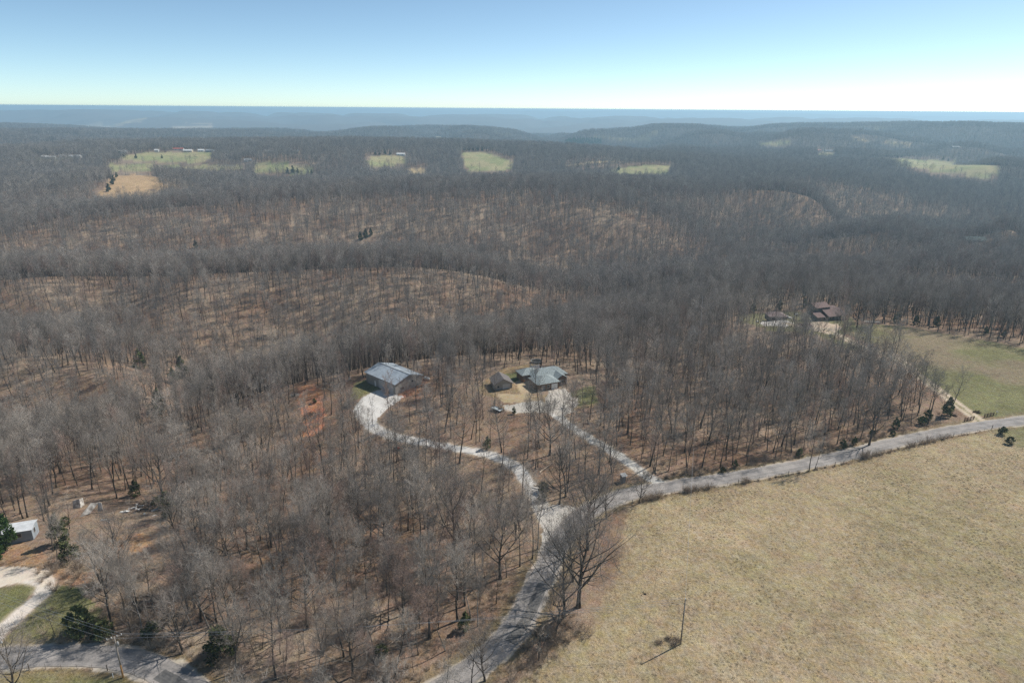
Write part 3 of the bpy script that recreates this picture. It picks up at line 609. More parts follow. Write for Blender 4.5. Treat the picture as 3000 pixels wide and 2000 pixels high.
def allowed(x, y):
    D = np.hypot(x, y); ok = np.ones(x.shape, bool)
    wob = smooth(600, 1000, D) * 16; xw = x + wob * fbm(x / 45, y / 45, 301, 2); yw = y + wob * fbm(x / 45, y / 45, 302, 2)
    for k in OPEN: ok &= ~in_poly(xw, yw, A[k])
    ok &= roadd(x, y) > 5.2
    for l, wd in ((DRV_SHOP, 3.0), (DRV_HOUSE, 2.8), (DRV_LEFT, 3.5), (DRV_BROWN, 3.2)): ok &= dist_line(x, y, l, 10) > wd
    for bx, by, br in BUILD_SPOTS: ok &= np.hypot(x - bx, y - by) > br
    thin = np.ones(x.shape); far_ = D > 700
    if far_.any():
        z_ = height(x, y); blk = np.zeros(x.shape, bool)
        for hh in (4.0, 9.0, 14.0, 19.0, 23.0):
            q = (CAM_H - z_) / np.maximum(CAM_H - z_ - hh, 10); hx, hy = x * q, y * q; lim = (q - 1) * D < 140
            for k in FARF: blk |= in_poly(hx, hy, A[k]) & lim
        for bx, by, br in FARB:
            d_ = math.hypot(bx, by); ux, uy = bx / d_, by / d_; al = x * ux + y * uy; ac = np.abs(x * uy - y * ux); blk |= (ac < br) & (al > d_ - br * 4) & (al < d_ + 6)
        thin[blk & far_] = .08
    for k, f in (('clearbrown', .08), ('frontbrown', .4), ('inner', .6), ('below', .5), ('below2', .6), ('frontyard', .4), ('frontshop', .45), ('frontclay', .3), ('alongbrown', .25), ('eastroad', 0.0), ('clearpen', .25), ('clay3', .4), ('scar', .4)): thin[in_poly(x, y, A[k])] = f
    for bx, by in CORR:
        d_ = math.hypot(bx, by); ux, uy = bx / d_, by / d_; al = x * ux + y * uy; ac = np.abs(x * uy - y * ux); thin[(ac < 5.5) & (al > d_ - 48) & (al < d_ + 3)] *= .15
    return ok & (rngP.uniform(size=x.shape) < thin)
def scatter(D0, D1, sp, amax, keepf):
    X = D1 * math.sin(amax); gx = np.arange(-X, X, sp); gy = np.arange(0, D1, sp); x, y = np.meshgrid(gx, gy)
    x = (x + rngP.uniform(-.48, .48, x.shape) * sp).ravel(); y = (y + rngP.uniform(-.48, .48, y.shape) * sp).ravel()
    D = np.hypot(x, y); m = (D >= D0) & (D < D1) & (np.abs(np.arctan2(x, y)) < amax); x, y, D = x[m], y[m], D[m]
    m = (rngP.uniform(size=x.shape) < keepf * (1 + .28 * fbm(x / 40, y / 40, 21, 3))) ; x, y = x[m], y[m]; m = allowed(x, y); x, y = x[m], y[m]
    D = np.hypot(x, y); sl = (height(x * (1 + 6 / D), y * (1 + 6 / D)) - height(x * (1 - 6 / D), y * (1 - 6 / D))) / 12   # thinner stand on the sunny, stony slopes
    m = rngP.uniform(size=x.shape) > .38 * smooth(.02, .14, sl) * (D > 200) * (D < 1400); return x[m], y[m]
AM = R(46)
nx, ny = scatter(85, 520, 4.3, AM, .86)
PROTO_SP = []
# landmark trees first: (x, y on the sheet, kind, index, scale, label)
inst = []   # (x, y, z, idx, rot, sx, sz)
def put_tree(tc, x, y, s_, rz, label, group=None, name='bare_tree', cat='tree', sz=None):
    e = empty(name, (x, y, hz(x, y)), rz, s_)
    if sz: e.scale = (s_, s_, sz)
    for nm, me in (('trunk', tc[0]), ('crown', tc[1])): link(bpy.data.objects.new(nm, me), e)
    return tag(e, label, cat, group)
LM = [
 (1329,1393,'W',0,1.12,.3,"tallest broad bare tree right of the road below the bend, by the dry field"),
 (1294,1418,'W',2,1.05,1.9,"dark spreading bare tree standing on the road edge, its shadow fanned over the asphalt"),
 (1349,1262,'W',1,1.0,4.2,"bare tree inside the road bend with its crown over the dry field"),
 (1367,1215,'W',3,.9,2.2,"small spreading bare tree at the bend where the asphalt turns right"),
 (1316,1335,'W',3,1.05,.9,"medium bare tree on the right road edge between two broad ones"),
 (1338,1300,'H',8,.8,2.9,"narrow bare tree behind the broad roadside trees, next to the field"),
 (1276,1455,'W',3,.8,5.2,"small dark tree lowest of the right road-edge row"),
 (1238,1515,'S',3,1.3,1.2,"brushy young tree at the road's right edge near the bottom"),
 (1392,1190,'W',3,.75,.4,"light-crowned bare tree on the verge just after the bend"),
 (1467,1156,'W',3,.62,5.0,"little fan-shaped bare tree on the fence line across from the mailbox"),
 (1042,1284,'W',1,1.0,.8,"large grey oak with a low forked crown in the woods left of the road"),
 (376,1150,'W',0,.9,3.1,"black-trunked bare oak towering over the junk pile at left"),
 (1858,1082,'H',4,.75,1.0,"leaning bare tree growing from the fence side of the far road stretch"),
 (1871,1077,'S',1,1.1,2.0,"thin bare tree leaning beside another one on the fence side of the road"),
 (1996,1022,'W',1,.85,.5,"big rounded bare tree at the road edge near the cedars, its shadow across the asphalt"),
 (1968,752,'W',2,1.0,.1,"vase-shaped bare tree right of the brown house on the lawn"),
 (2003,749,'W',3,1.2,3.3,"bare tree with a thick dark trunk by the small shed near the brown house"),
 (280,1333,'W',2,.9,.6,"low wide many-stemmed bare tree casting its shadow on the left gravel drive"),
 (293,1335,'W',3,.8,2.6,"twin-stemmed bare tree close beside the wide tree by the left gravel drive"),
 (490,1330,'W',3,.95,4.4,"crooked bare tree in the thin woods right of the left gravel drive"),
 (125,1455,'S',0,1.15,.5,"single crooked sapling on the grass between left drive and road"),
 (30,1600,'W',3,.95,5.5,"leafless tree with a pale forked trunk in the bottom left corner"),
 (1114,1563,'W',3,.8,1.5,"dark forked tree at the lower road edge at the bottom of the view"),
 (1082,1572,'S',3,1.25,2.5,"slender multi-stemmed young tree on the road at the bottom of the view"),
 (1025,1572,'S',1,1.1,.9,"slim young tree left of the road at the bottom of the view"),
 (560,1590,'S',2,1.1,2.0,"small bare tree on the dark road patch at bottom left"),
 (420,1500,'W',3,.9,1.2,"pale-branched crooked tree above the left road between two cedars"),
 (300,1452,'H',7,.9,2.6,"bare tree rising behind the dark cedar beside the left road"),
 (985,1466,'H',2,.95,.4,"straight dark trunk in the woods near the power lines, low in the view"),
 (1234,1262,'H',5,.95,.4,"first of the straight trunks lining the left road edge at the bend"),
 (1222,1283,'H',1,.95,1.4,"dark straight tree in the row along the left road edge, just below the bend"),
 (1194,1300,'H',4,.85,2.4,"tree of the road-edge row half way down from the bend"),
 (1140,1385,'S',1,1.1,.4,"thin tree of the left road edge opposite the dark asphalt patch"),
 (1051,1425,'H',2,.85,3.3,"thick clustered trunk beside the small green cedar by the road"),
 (855,975,'S',1,1.1,3.3,"thin tree in front of the white gravel pad at the metal shop"),
 (1262,1045,'W',1,.82,2.2,"broad dark oak between the two gravel drives"),
 (1495,1098,'H',3,.8,.2,"tree trunk at the mouth of the house driveway near the mailbox"),
 (1405,1088,'W',3,.85,.9,"bare tree left of the little roadside shelter"),
 (2134,945,'H',4,.75,.7,"bare tree on the right side of the dirt track near the cedar"),
 (2090,935,'H',8,.7,1.7,"bare tree left of the dirt track opposite the pasture"),
 (1975,825,'W',2,.75,.7,"rounded bare tree where the dirt track leaves the brown house"),
 (2020,850,'H',8,.85,.2,"tall bare tree half way along the dirt track on its left"),
]
n_ind = 0; taken = []
for sx, sy, kd, i, s_, rz, lab in LM:
    p = P(sx, sy) if sy < 1700 else P(sx, 1700); tc = {'W': WIDE, 'H': HI, 'S': SMALL}[kd][i]
    put_tree(tc, p[0], p[1], s_, rz, lab, 'bare roadside and yard trees'); taken.append((p[0], p[1])); n_ind += 1
# woodland trees one by one: the nearest 263 in view
tk = np.array(taken); dmin = np.min(np.hypot(nx[:, None] - tk[None, :, 0], ny[:, None] - tk[None, :, 1]), 1); m = dmin > 2.5; nx, ny = nx[m], ny[m]
nz_ = height(nx, ny)
def project(x, y, z):
    q = np.stack([x, y, z - CAM_H], -1); wz = q @ fw; return (1500 + FPX * (q @ rt) / wz) / S, (1000 - FPX * (q @ up) / wz) / S, wz
qx, qy, qd = project(nx, ny, nz_); tx_, ty_, _ = project(nx, ny, nz_ + 16)
vis = (qx > -10) & (qx < 2362) & (ty_ < 1568) & (ty_ > 0)
order = np.argsort(np.where(vis, qd, 1e9)); chosen = order[:300 - n_ind - 6]
rl = random.Random(5)
def region(x, y, sx, sy):
    if sy > 1330 and sx < 620: return "in the thin woods above the left road", "thin woods above the left road"
    if sx < 620 and sy > 1050: return "in the woods around the junk pile and trailer", "woods around the trailer"
    if sx < 620: return "on the slope at far left", "far left slope"
    if sy > 1330: return "in the lowest woods left of the road", "woods low left of the road"
    if sy > 1120: return "in the woods between shop drive and road", "woods between shop drive and road"
    if sx < 860: return "in the woods left of the metal shop", "woods left of the shop"
    if sx < 1260 and sy > 1000: return "below the curved shop driveway", "woods below the curved driveway"
    if sx < 1330: return "between the shop and the grey-roofed house", "woods between shop and house"
    if sx < 1560: return "between the house driveway and road", "woods by the house driveway"
    return "in the woods along the far road stretch", "woods along the far road stretch"
KINDW = {0: "tall grey bare oak", 1: "slender bare oak", 2: "big-crowned tall bare tree", 3: "thin small-crowned bare tree", 4: "bare tree with a deep crown", 5: "long-trunked bare tree", 6: "very tall straight bare tree", 7: "short young bare tree", 8: "low-branched bare tree"}
ind = np.zeros(len(nx), bool)
for i in chosen:
    ind[i] = True; k = rl.choice([0, 0, 1, 1, 2, 3, 4, 4, 5, 5, 6, 7, 8, 3, 'S', 'S', 'S']); rs, rg = region(nx[i], ny[i], qx[i], qy[i])
    if rl.random() < .07: k = 'W'
    if k == 'W':
        j = rl.randrange(1, 4); put_tree(WIDE[j], nx[i], ny[i], rl.uniform(.6, .85), rl.uniform(0, 6.28), "broad dark-crowned bare oak " + rs, "bare trees " + rs)
    elif k == 'S':
        j = rl.randrange(4); put_tree(SMALL[j], nx[i], ny[i], rl.uniform(.8, 1.3), rl.uniform(0, 6.28), "small bare sapling " + rs, "bare trees " + rs)
    else:
        s_ = rl.uniform(.62, .95); o = put_tree(HI[k], nx[i], ny[i], s_, rl.uniform(0, 6.28), KINDW[k] + ' ' + rs, "bare trees " + rs, sz=s_ * rl.uniform(.9, 1.1))
        o.rotation_euler.x = rl.gauss(0, .06); o.rotation_euler.y = rl.gauss(0, .06)
# the massed wood: everything farther
def add_inst(x, y, ids, s0, s1, smallp=0.0):
    z = height(x, y); n = len(x); k = rngP.choice(ids, n); s_ = rngP.uniform(s0, s1, n)
    inst.append(np.column_stack([x, y, z - .2, k, rngP.uniform(0, 6.28, n), s_ * rngP.uniform(.88, 1.15, n), s_]))
add_inst(nx[~ind], ny[~ind], idx_hi, .66, 1.02)
a_, b_ = scatter(520, 1150, 4.7, AM, .88); add_inst(a_, b_, idx_mid, .66, 1.05)
a_, b_ = scatter(1150, 2500, 6.0, AM, .9); add_inst(a_, b_, idx_low, .66, 1.1)
a_, b_ = scatter(2500, 6500, 10.5, AM, .9); add_inst(a_, b_, idx_far, .7, 1.15)
I = np.concatenate(inst); print("massed trees", len(I), "individual", len(chosen) + n_ind)

def instancer(name, I, protos, label, cat):
    me = bpy.data.meshes.new(name); me.vertices.add(len(I)); me.vertices.foreach_set("co", I[:, :3].astype(np.float32).ravel())
    a = me.attributes.new("pick", 'INT', 'POINT'); a.data.foreach_set("value", I[:, 3].astype(np.int32))
    rot = np.column_stack([rngP.normal(0, .03, len(I)), rngP.normal(0, .03, len(I)), I[:, 4]]); a = me.attributes.new("turn", 'FLOAT_VECTOR', 'POINT'); a.data.foreach_set("vector", rot.astype(np.float32).ravel())
    a = me.attributes.new("size", 'FLOAT_VECTOR', 'POINT'); a.data.foreach_set("vector", np.column_stack([I[:, 5], I[:, 5], I[:, 6]]).astype(np.float32).ravel())
    ob = link(bpy.data.objects.new(name, me)); tag(ob, label, cat, kind='stuff')
    c = bpy.data.collections.new(name + "_kinds")
    for k, o in enumerate(protos): o.name = "kind_%03d" % k + name; c.objects.link(o)
    g = bpy.data.node_groups.new(name, 'GeometryNodeTree'); g.interface.new_socket("Geometry", in_out='INPUT', socket_type='NodeSocketGeometry'); g.interface.new_socket("Geometry", in_out='OUTPUT', socket_type='NodeSocketGeometry')
    N = g.nodes; Lk = g.links; gi = N.new("NodeGroupInput"); go = N.new("NodeGroupOutput"); iop = N.new("GeometryNodeInstanceOnPoints"); ci = N.new("GeometryNodeCollectionInfo")
    ci.inputs["Collection"].default_value = c; ci.inputs["Separate Children"].default_value = True; ci.inputs["Reset Children"].default_value = True
    def na_(nm, ty): q = N.new("GeometryNodeInputNamedAttribute"); q.data_type = ty; q.inputs[0].default_value = nm; return q.outputs[0]
    m2p = N.new("GeometryNodeMeshToPoints")
    Lk.new(gi.outputs[0], m2p.inputs[0]); Lk.new(m2p.outputs[0], iop.inputs["Points"]); Lk.new(ci.outputs[0], iop.inputs["Instance"]); iop.inputs["Pick Instance"].default_value = True
    Lk.new(na_("pick", 'INT'), iop.inputs["Instance Index"]); e2r = N.new("FunctionNodeEulerToRotation"); Lk.new(na_("turn", 'FLOAT_VECTOR'), e2r.inputs[0]); Lk.new(e2r.outputs[0], iop.inputs["Rotation"])
    Lk.new(na_("size", 'FLOAT_VECTOR'), iop.inputs["Scale"]); Lk.new(iop.outputs[0], go.inputs[0])
    md = ob.modifiers.new("scatter", 'NODES'); md.node_group = g; return ob
instancer('leafless_forest', I, PROTO, "grey leafless hardwood forest covering ridges and hollows to the horizon", "forest")
# ------------------------------------------------------------------ evergreens and bushes
CED = []
for k, (H, r_, n_, lf, cn_) in enumerate(((5.6, 1.8, 1500, .34, .5), (4.6, 2.1, 1400, .34, .38), (7.5, 2.3, 2000, .40, .55), (3.6, 1.9, 1400, .3, .3))):
    t_, c_ = cedar(800 + k, H, r_, n_, lf, cn_); CED.append((t_.mesh('trunk', M_BARK, True), c_.mesh('crown', M_CEDAR)))
t_, c_ = cedar(850, 16, 3.6, 3600, .55, .6); PINE = [(t_.mesh('trunk', M_BARK, True), c_.mesh('crown', M_PINE))]
t_, c_ = cedar(860, 8, 2.6, 700, .9, .6); FARC = (t_.mesh('trunk', M_BARK, True), c_.mesh('crown', M_CEDAR))
for sx, sy, i, s_, lab, nm in (
 (187,1455,1,1.5,"wide dark cedar at the edge of the left road, near the sapling",0),(508,1512,1,1.6,"big dark green cedar by the road bend at bottom left",0),
 (240,1462,3,1.1,"low cedar tucked behind the wide one beside the left road",0),(350,1462,3,1.0,"small cedar under the pale-branched tree by the left road",0),
 (138,1250,2,1.15,"tall dark cedar standing between trailer and white panels",0),(160,1290,1,1.2,"cedar behind the left gravel turnaround, partly in brush",0),
 (383,1166,1,1.15,"round cedar at the foot of the black-trunked oak",0),(313,1140,0,1.0,"bright green cedar left of the junk pile oak",0),
 (150,1205,3,.7,"small cedar left below the white concrete panels",0),(360,1160,3,.8,"little cedar behind the junk pile",0),(385,1190,3,.75,"little cedar in front of the junk pile",0),
 (1069,1446,0,.82,"small yellow-green cedar alone on the leaf slope left of the road",0),(875,1505,3,.75,"small cedar low in the view beside the power lines",0),
 (1660,1085,3,.5,"small cedar at the woods' edge left along the far road",0),(1688,1074,0,.5,"slim cedar at the woods' edge along the far road",0),(1836,1048,1,.6,"dark bushy cedar by the far road, left of the oak shadow",0),
 (1935,1029,1,.65,"twin-topped dark cedar at the far road beside the big oak",0),(1962,1022,0,.55,"cedar close right of the twin-topped one by the far road",0),(2003,1000,3,.55,"low cedar right of the big roadside oak",0),
 (2056,985,0,.75,"upright green cedar between big oak and dirt track",0),(2050,1000,3,.5,"low dark juniper below the upright cedar",0),(2175,955,2,.95,"dark tall cedar on the left bank of the dirt track near the gate",0),
 (2130,962,1,.75,"broad olive cedar beside the dirt track, left of the dark one",0),(2118,975,3,.85,"flat juniper left of the dirt track near the road",0),
 (2058,742,0,1.1,"leftmost dark cedar on the far edge of the green pasture",0),(2103,746,0,.95,"middle dark cedar on the far edge of the green pasture",0),(2150,750,0,1.05,"third dark cedar on the far edge of the green pasture",0),
 (2262,768,0,.75,"cedar at the right far edge of the green pasture",0),(2305,775,0,.7,"rightmost cedar of the far pasture edge",0),
 (1848,707,0,1.1,"small cedar left behind the brown house",0),(1790,712,0,1.2,"dark cedar behind the hip-roofed garage",0),(1730,716,0,1.1,"dark cedar left behind the hip-roofed garage",0),
 (323,848,0,2.0,"tall narrow cedar at the head of the left hollow",0),(420,868,2,1.7,"bright olive cedar cluster in the left hollow, largest",0),(398,882,0,1.7,"cedar below the largest one in the left hollow",0),
 (367,945,2,1.5,"dark green cedar lower down the left hollow",0),(362,965,0,1.4,"cedar at the lower end of the left hollow row",0),(223,972,0,1.2,"single cedar on the slope left of the hollow",0),(440,905,0,1.0,"faint cedar on the right bank of the left hollow",0),
 (828,552,2,1.3,"left cedar of the trio on the middle hillside",0),(840,547,2,1.5,"tallest cedar of the trio on the middle hillside",0),(852,541,2,1.2,"right cedar of the trio on the middle hillside",0),
 (450,570,2,1.2,"lone cedar on the far left hillside",0),(1180,950,0,.5,"small cedar beside the shop driveway",0),(1120,1030,0,.8,"green cedar on the upper edge of the shop driveway",0),(1248,1130,3,.85,"olive cedar at the mouth of the shop driveway",0),
 (1245,1150,3,.7,"low cedar below the olive one at the shop driveway mouth",0),(1280,805,0,1.1,"cedar behind the grey-roofed house",0),(722,925,3,.5,"tiny cedar on the red clay bank",0),
 ):
    p = P(sx, sy); put_tree(CED[i], p[0], p[1], s_, rl.uniform(0, 6.28), lab, None, 'cedar_tree', 'cedar')
p = P(12, 1262); put_tree(PINE[0], p[0], p[1], .8, 1.0, "bright green pine in front of the white-roofed trailer", None, 'pine_tree', 'pine')
p = P(-14, 1300); put_tree(PINE[0], p[0], p[1], .75, 3.0, "second pine at the left edge, over the trailer's lower end", None, 'pine_tree', 'pine')
for j, (sx, sy, s_) in enumerate(((2303, 998, .78), (2319, 1019, .72))):
    p = P(sx, sy); put_tree(CED[3], p[0], p[1], s_, j * 2.0, ("upper" if j == 0 else "lower") + " of two round dark bushes at the corner of the right fence", None, 'round_bush', 'bush')
for sx, sy, s_ in ((257,424,1.3),(262,416,1.2),(268,408,1.1),(276,362,1.7),(286,360,1.5),(312,364,1.3),(372,364,1.0),(425,402,1.2),(660,398,1.5),(672,397,1.8),(683,398,1.4),(708,400,1.1),(716,401,1.3),(735,404,1.2),(862,356,1.4),(872,356,1.2),(884,355,1.5),(896,356,1.3),(1056,346,1.4),(1066,346,1.3),(1076,346,1.7),(1086,346,1.5),(1097,346,1.8),(1108,347,1.5),(1232,350,1.7),(1240,350,1.5),(1420,391,1.4),(1395,392,1.1),(2060,362,1.7),(2070,362,1.3),(2165,368,1.5),(2178,370,1.1),(1676,352,2.0),(2268,335,2.0),(2225,336,1.3),(1352,384,1.2),(250,440,1.5),(2105,333,1.2)):
    p = P(sx, sy); put_tree(FARC, p[0], p[1], s_, rl.uniform(0, 6.28), "dark evergreen beside the far clearings and farmyards", "dark evergreens by the far clearings", 'cedar_tree', 'cedar')
for e_ in [o for o in COL.objects if o.get('group') == "dark evergreens by the far clearings"]:
    e_['label'] = "dark evergreen beside the far clearings and farmyards"
# the far pine stand
gx = []
c0 = PP([(1297,338),(1380,338),(1380,329),(1330,326),(1300,330)]); cc = np.array(c0); lo, hi = cc.min(0), cc.max(0)
xs, ys = np.meshgrid(np.arange(lo[0], hi[0], 9), np.arange(lo[1], hi[1], 9)); xs = (xs + rngP.uniform(-3, 3, xs.shape)).ravel(); ys = (ys + rngP.uniform(-3, 3, ys.shape)).ravel(); m = in_poly(xs, ys, c0); xs, ys = xs[m], ys[m]
t_, c_ = cedar(870, 20, 5.0, 420, 1.9, .6); pm = single_from((t_, c_), 'pine_kind'); pm.materials[1] = M_PINE
if len(xs): instancer('pine_stand', np.column_stack([xs, ys, height(xs, ys) - .2, xs * 0, rngP.uniform(0, 6, len(xs)), rngP.uniform(.9, 1.3, len(xs)), rngP.uniform(1.0, 1.4, len(xs))]), [bpy.data.objects.new('pk', pm)], "bright green pine stand on the far plateau", "pine stand")

# ------------------------------------------------------------------ dry brush and grass tufts (stuff)
def offset_line(line, off):
    line = np.array(line); tx = np.gradient(line[:, 0]); ty = np.gradient(line[:, 1]); l = np.hypot(tx, ty) + 1e-9
    return np.column_stack([line[:, 0] - ty / l * off, line[:, 1] + tx / l * off])
FENCE = np.array(PP([(1452,1157),(1507,1141),(1568,1131),(1640,1119),(1718,1108),(1800,1093),(1885,1077),(1960,1061),(2035,1040),(2095,1025),(2151,1010),(2215,999),(2278,985)]))
def along(line, n, spread):
    line = np.array(line); seg = np.concatenate([[0], np.cumsum(np.hypot(*np.diff(line, axis=0).T))]); t = rngP.uniform(0, seg[-1], n)
    return np.interp(t, seg, line[:, 0]) + rngP.normal(0, spread, n), np.interp(t, seg, line[:, 1]) + rngP.normal(0, spread, n)
bp = [proto for proto in (brush(1, 2.2, .8, 50, .014), brush(2, 1.3, .9, 60, .012), brush(3, 3.4, .9, 40, .016), brush(4, .9, .7, 60, .012))]
lg = G(); rg = np.random.default_rng(4); lp_, _ = grow(rg, np.array([-3., 0, .2]), np.array([1., .1, .02]), 6.0, 5, 0, .05); lg.tube(lp_, [.2, .18, .16, .13, .1, .05], 7); [lg.tube(grow(rg, lp_[k], np.array([.6, sg, .35]), 1.6, 3, .1, .15)[0], [.05, .04, .03, .01], 4, True) for k, sg in ((3, 1), (3, -.8), (4, .9), (4, -1), (5, .3))]
bp.append(lg)
BM = [bpy.data.objects.new('b%d' % i, g_.mesh('brush_kind', M_BRUSH)) for i, g_ in enumerate(bp)]
px_, py_, pk_, ps_ = [], [], [], []
def addb(x, y, ks, s0, s1):
    n = len(x); px_.append(x); py_.append(y); pk_.append(rngP.choice(ks, n)); ps_.append(rngP.uniform(s0, s1, n))
x, y = along(FENCE, 110, .3); addb(x, y, [1, 3, 3], .35, .8)
for a, b, n in ((1470,1520,12),(1560,1640,14),(1700,1760,5),(1980,2040,12),(2080,2180,16)):
    q = PP([(a, np.interp(a, [1452,1568,1718,1885,2035,2151,2278],[1157,1131,1108,1077,1040,1010,985])), (b, np.interp(b, [1452,1568,1718,1885,2035,2151,2278],[1157,1131,1108,1077,1040,1010,985]))]); x, y = along(q, n, .4); addb(x, y, [0, 2, 0], .7, 1.15)
x, y = along(PP([(60,1475),(200,1462),(300,1462),(420,1490),(520,1530),(600,1568)]), 90, 2.2); addb(x, y, [0, 1, 2], .6, 1.2)
x, y = along(PP([(140,1290),(200,1310),(250,1340),(330,1370),(400,1420)]), 130, 4.0); addb(x, y, [0, 1, 2], .6, 1.3)
x, y = along(PP([(980,1600),(1060,1500),(1130,1420),(1190,1330)]), 70, 2.0); x = x - 3.5; addb(x, y, [1, 3], .5, 1.1)
x, y = along(PP([(1190,1590),(1230,1500),(1290,1450),(1330,1420)]), 60, 1.8); addb(x, y, [0, 1, 2], .5, 1.2)
x, y = along(PP([(1500,1100),(1700,1085),(1900,1040),(2060,1000)]), 160, 1.6); y = y + 2; addb(x, y, [1, 0], .5, 1.1)
gx_, gy_ = scatter(90, 330, 5.5, AM, .55); addb(gx_, gy_, [1, 3, 0, 4, 3], .5, 1.2)
x, y = along(PP([(800,1568),(900,1540),(960,1560)]), 20, 2.5); addb(x, y, [0, 2], .7, 1.2)
bx = np.concatenate(px_); by = np.concatenate(py_); bk = np.concatenate(pk_); bs = np.concatenate(ps_); m = roadd(bx, by) > 3.3; bx, by, bk, bs = bx[m], by[m], bk[m], bs[m]
instancer('dry_brush', np.column_stack([bx, by, height(bx, by), bk, rngP.uniform(0, 6.28, len(bx)), bs, bs]), BM, "dry leafless brush and weeds along fences and under the trees", "brush")
# grass tufts on the dry field
def tuft(seed, n, H):
    rng = np.random.default_rng(seed); g_ = G(); vs = []; fs = []
    for i in range(n):
        a = rng.uniform(0, 6.28); q = rng.uniform(0, .16); b = np.array([math.cos(a) * q, math.sin(a) * q, -.03]); d = nrm(np.array([math.cos(a) * .9, math.sin(a) * .9, 1]) + rng.normal(0, .35, 3)); s_ = nrm(np.cross(d, rng.normal(0, 1, 3))) * .022; L = H * rng.uniform(.5, 1.2)
        k = len(vs); vs += [b - s_, b + s_, b + d * L]; fs.append((k, k+1, k+2))
    return g_.add(vs, fs)
M_TUFT = mat("dry_grass", (.43, .345, .23), .95, .15, .02, spec=.05, rnd=.22, c2=(.37, .30, .20))
TU = [bpy.data.objects.new('t%d' % i, tuft(i, 22, .26 + .05 * i).mesh('tuft_kind', M_TUFT)) for i in range(3)]
gx_ = np.arange(-40, 250, .85); gy_ = np.arange(60, 235, .85); x, y = np.meshgrid(gx_, gy_); x = (x + rngP.uniform(-.42, .42, x.shape)).ravel(); y = (y + rngP.uniform(-.42, .42, y.shape)).ravel()
m = in_poly(x, y, A['dry']) & (np.abs(np.arctan2(x, y)) < R(42)) & (np.hypot(x, y) < 260) & (rngP.uniform(size=x.shape) < .40 + .9 * fbm(x / 6, y / 6, 61, 3)); x, y = x[m], y[m]
sc_ = rngP.uniform(.5, 1.15, len(x)) * (1 + .5 * fbm(x / 14, y / 14, 62, 2)); print("tufts", len(x))
instancer('dry_grass', np.column_stack([x, y, height(x, y), rngP.integers(0, 3, len(x)), rngP.uniform(0, 6.28, len(x)), sc_ * 1.1, sc_]), TU, "dry tan grass tufts of the big hay field", "grass")

# ------------------------------------------------------------------ fences
M_POST = mat("old_post", (.16, .125, .10), .95, .25, 3); M_WIRE = mat("fence_wire", (.2, .19, .18), .6, .05, 2); M_RED = mat("red_brown_rail", (.13, .065, .05), .9, .2, 3)
M_STEEL = mat("steel_post", (.28, .28, .27), .6, .1, 2)
def wire_fence(line, sp, label, nwire=4):
    line = np.array(line); seg = np.concatenate([[0], np.cumsum(np.hypot(*np.diff(line, axis=0).T))]); n = int(seg[-1] / sp) + 1; t = np.linspace(0, seg[-1], n)
    xs = np.interp(t, seg, line[:, 0]); ys = np.interp(t, seg, line[:, 1]); x0, y0 = xs[0], ys[0]; z0 = hz(x0, y0); e = empty('wire_fence', (x0, y0, z0)); tag(e, label, 'fence'); W = G()
    big = G().tube([(0, 0, -.3), (0, 0, 1.45)], [.09, .08], 7).mesh('post', M_POST); thin = G().tube([(0, 0, -.3), (0, 0, 1.3)], [.035, .03], 5).mesh('post', M_POST)
    for i in range(n):
        o = link(bpy.data.objects.new('post', big if i % 5 == 0 else thin), e); o.location = (xs[i] - x0, ys[i] - y0, hz(xs[i], ys[i]) - z0); o.rotation_euler = (rl.gauss(0, .04), rl.gauss(0, .04), 0)
    for k in range(nwire):
        h = .35 + .28 * k; W.tube([(xs[i] - x0, ys[i] - y0, hz(xs[i], ys[i]) - z0 + h) for i in range(n)], [.008] * n, 3)
    W.build('wire', M_WIRE, e)
wire_fence(FENCE, 3.2, "wire fence with thin posts between the far road and dry field")
wire_fence(PP([(-120,1545),(0,1540),(100,1536),(190,1536),(262,1540),(310,1550),(380,1590)]), 3.0, "wire fence below the left road, curving past the utility pole")
wire_fence(PP([(2278,985),(2300,1003),(2328,1026),(2400,1048),(2500,1075)]), 4, "wire fence at right running down from the two round bushes")
def rail_panel(pts_, label):
    a = Q(*pts_[0]); b = Q(*pts_[-1]); rz = math.atan2(b[1] - a[1], b[0] - a[0]); L = math.hypot(b[1] - a[1], b[0] - a[0]); L = max(L, 3.2); e = empty('rail_fence', tuple(a), rz); tag(e, label, 'fence', 'red-brown rail fences at the dirt track gate')
    for k in range(4):
        G().box((L * k / 3, 0, .65), (.17, .17, 1.7)).build('post', M_RED, e)
    for k in range(4): G().box((L / 2, -.11, .3 + .33 * k), (L + .3, .05, .15)).build('rail', M_RED, e)
def Q(px, py): return P(px / S, py / S)
rail_panel([(2825,1234),(2852,1228.5)], "red-brown rail fence left of the dirt track gateway")
rail_panel([(2883,1223),(2910,1217)], "red-brown rail fence right of the dirt track gateway")
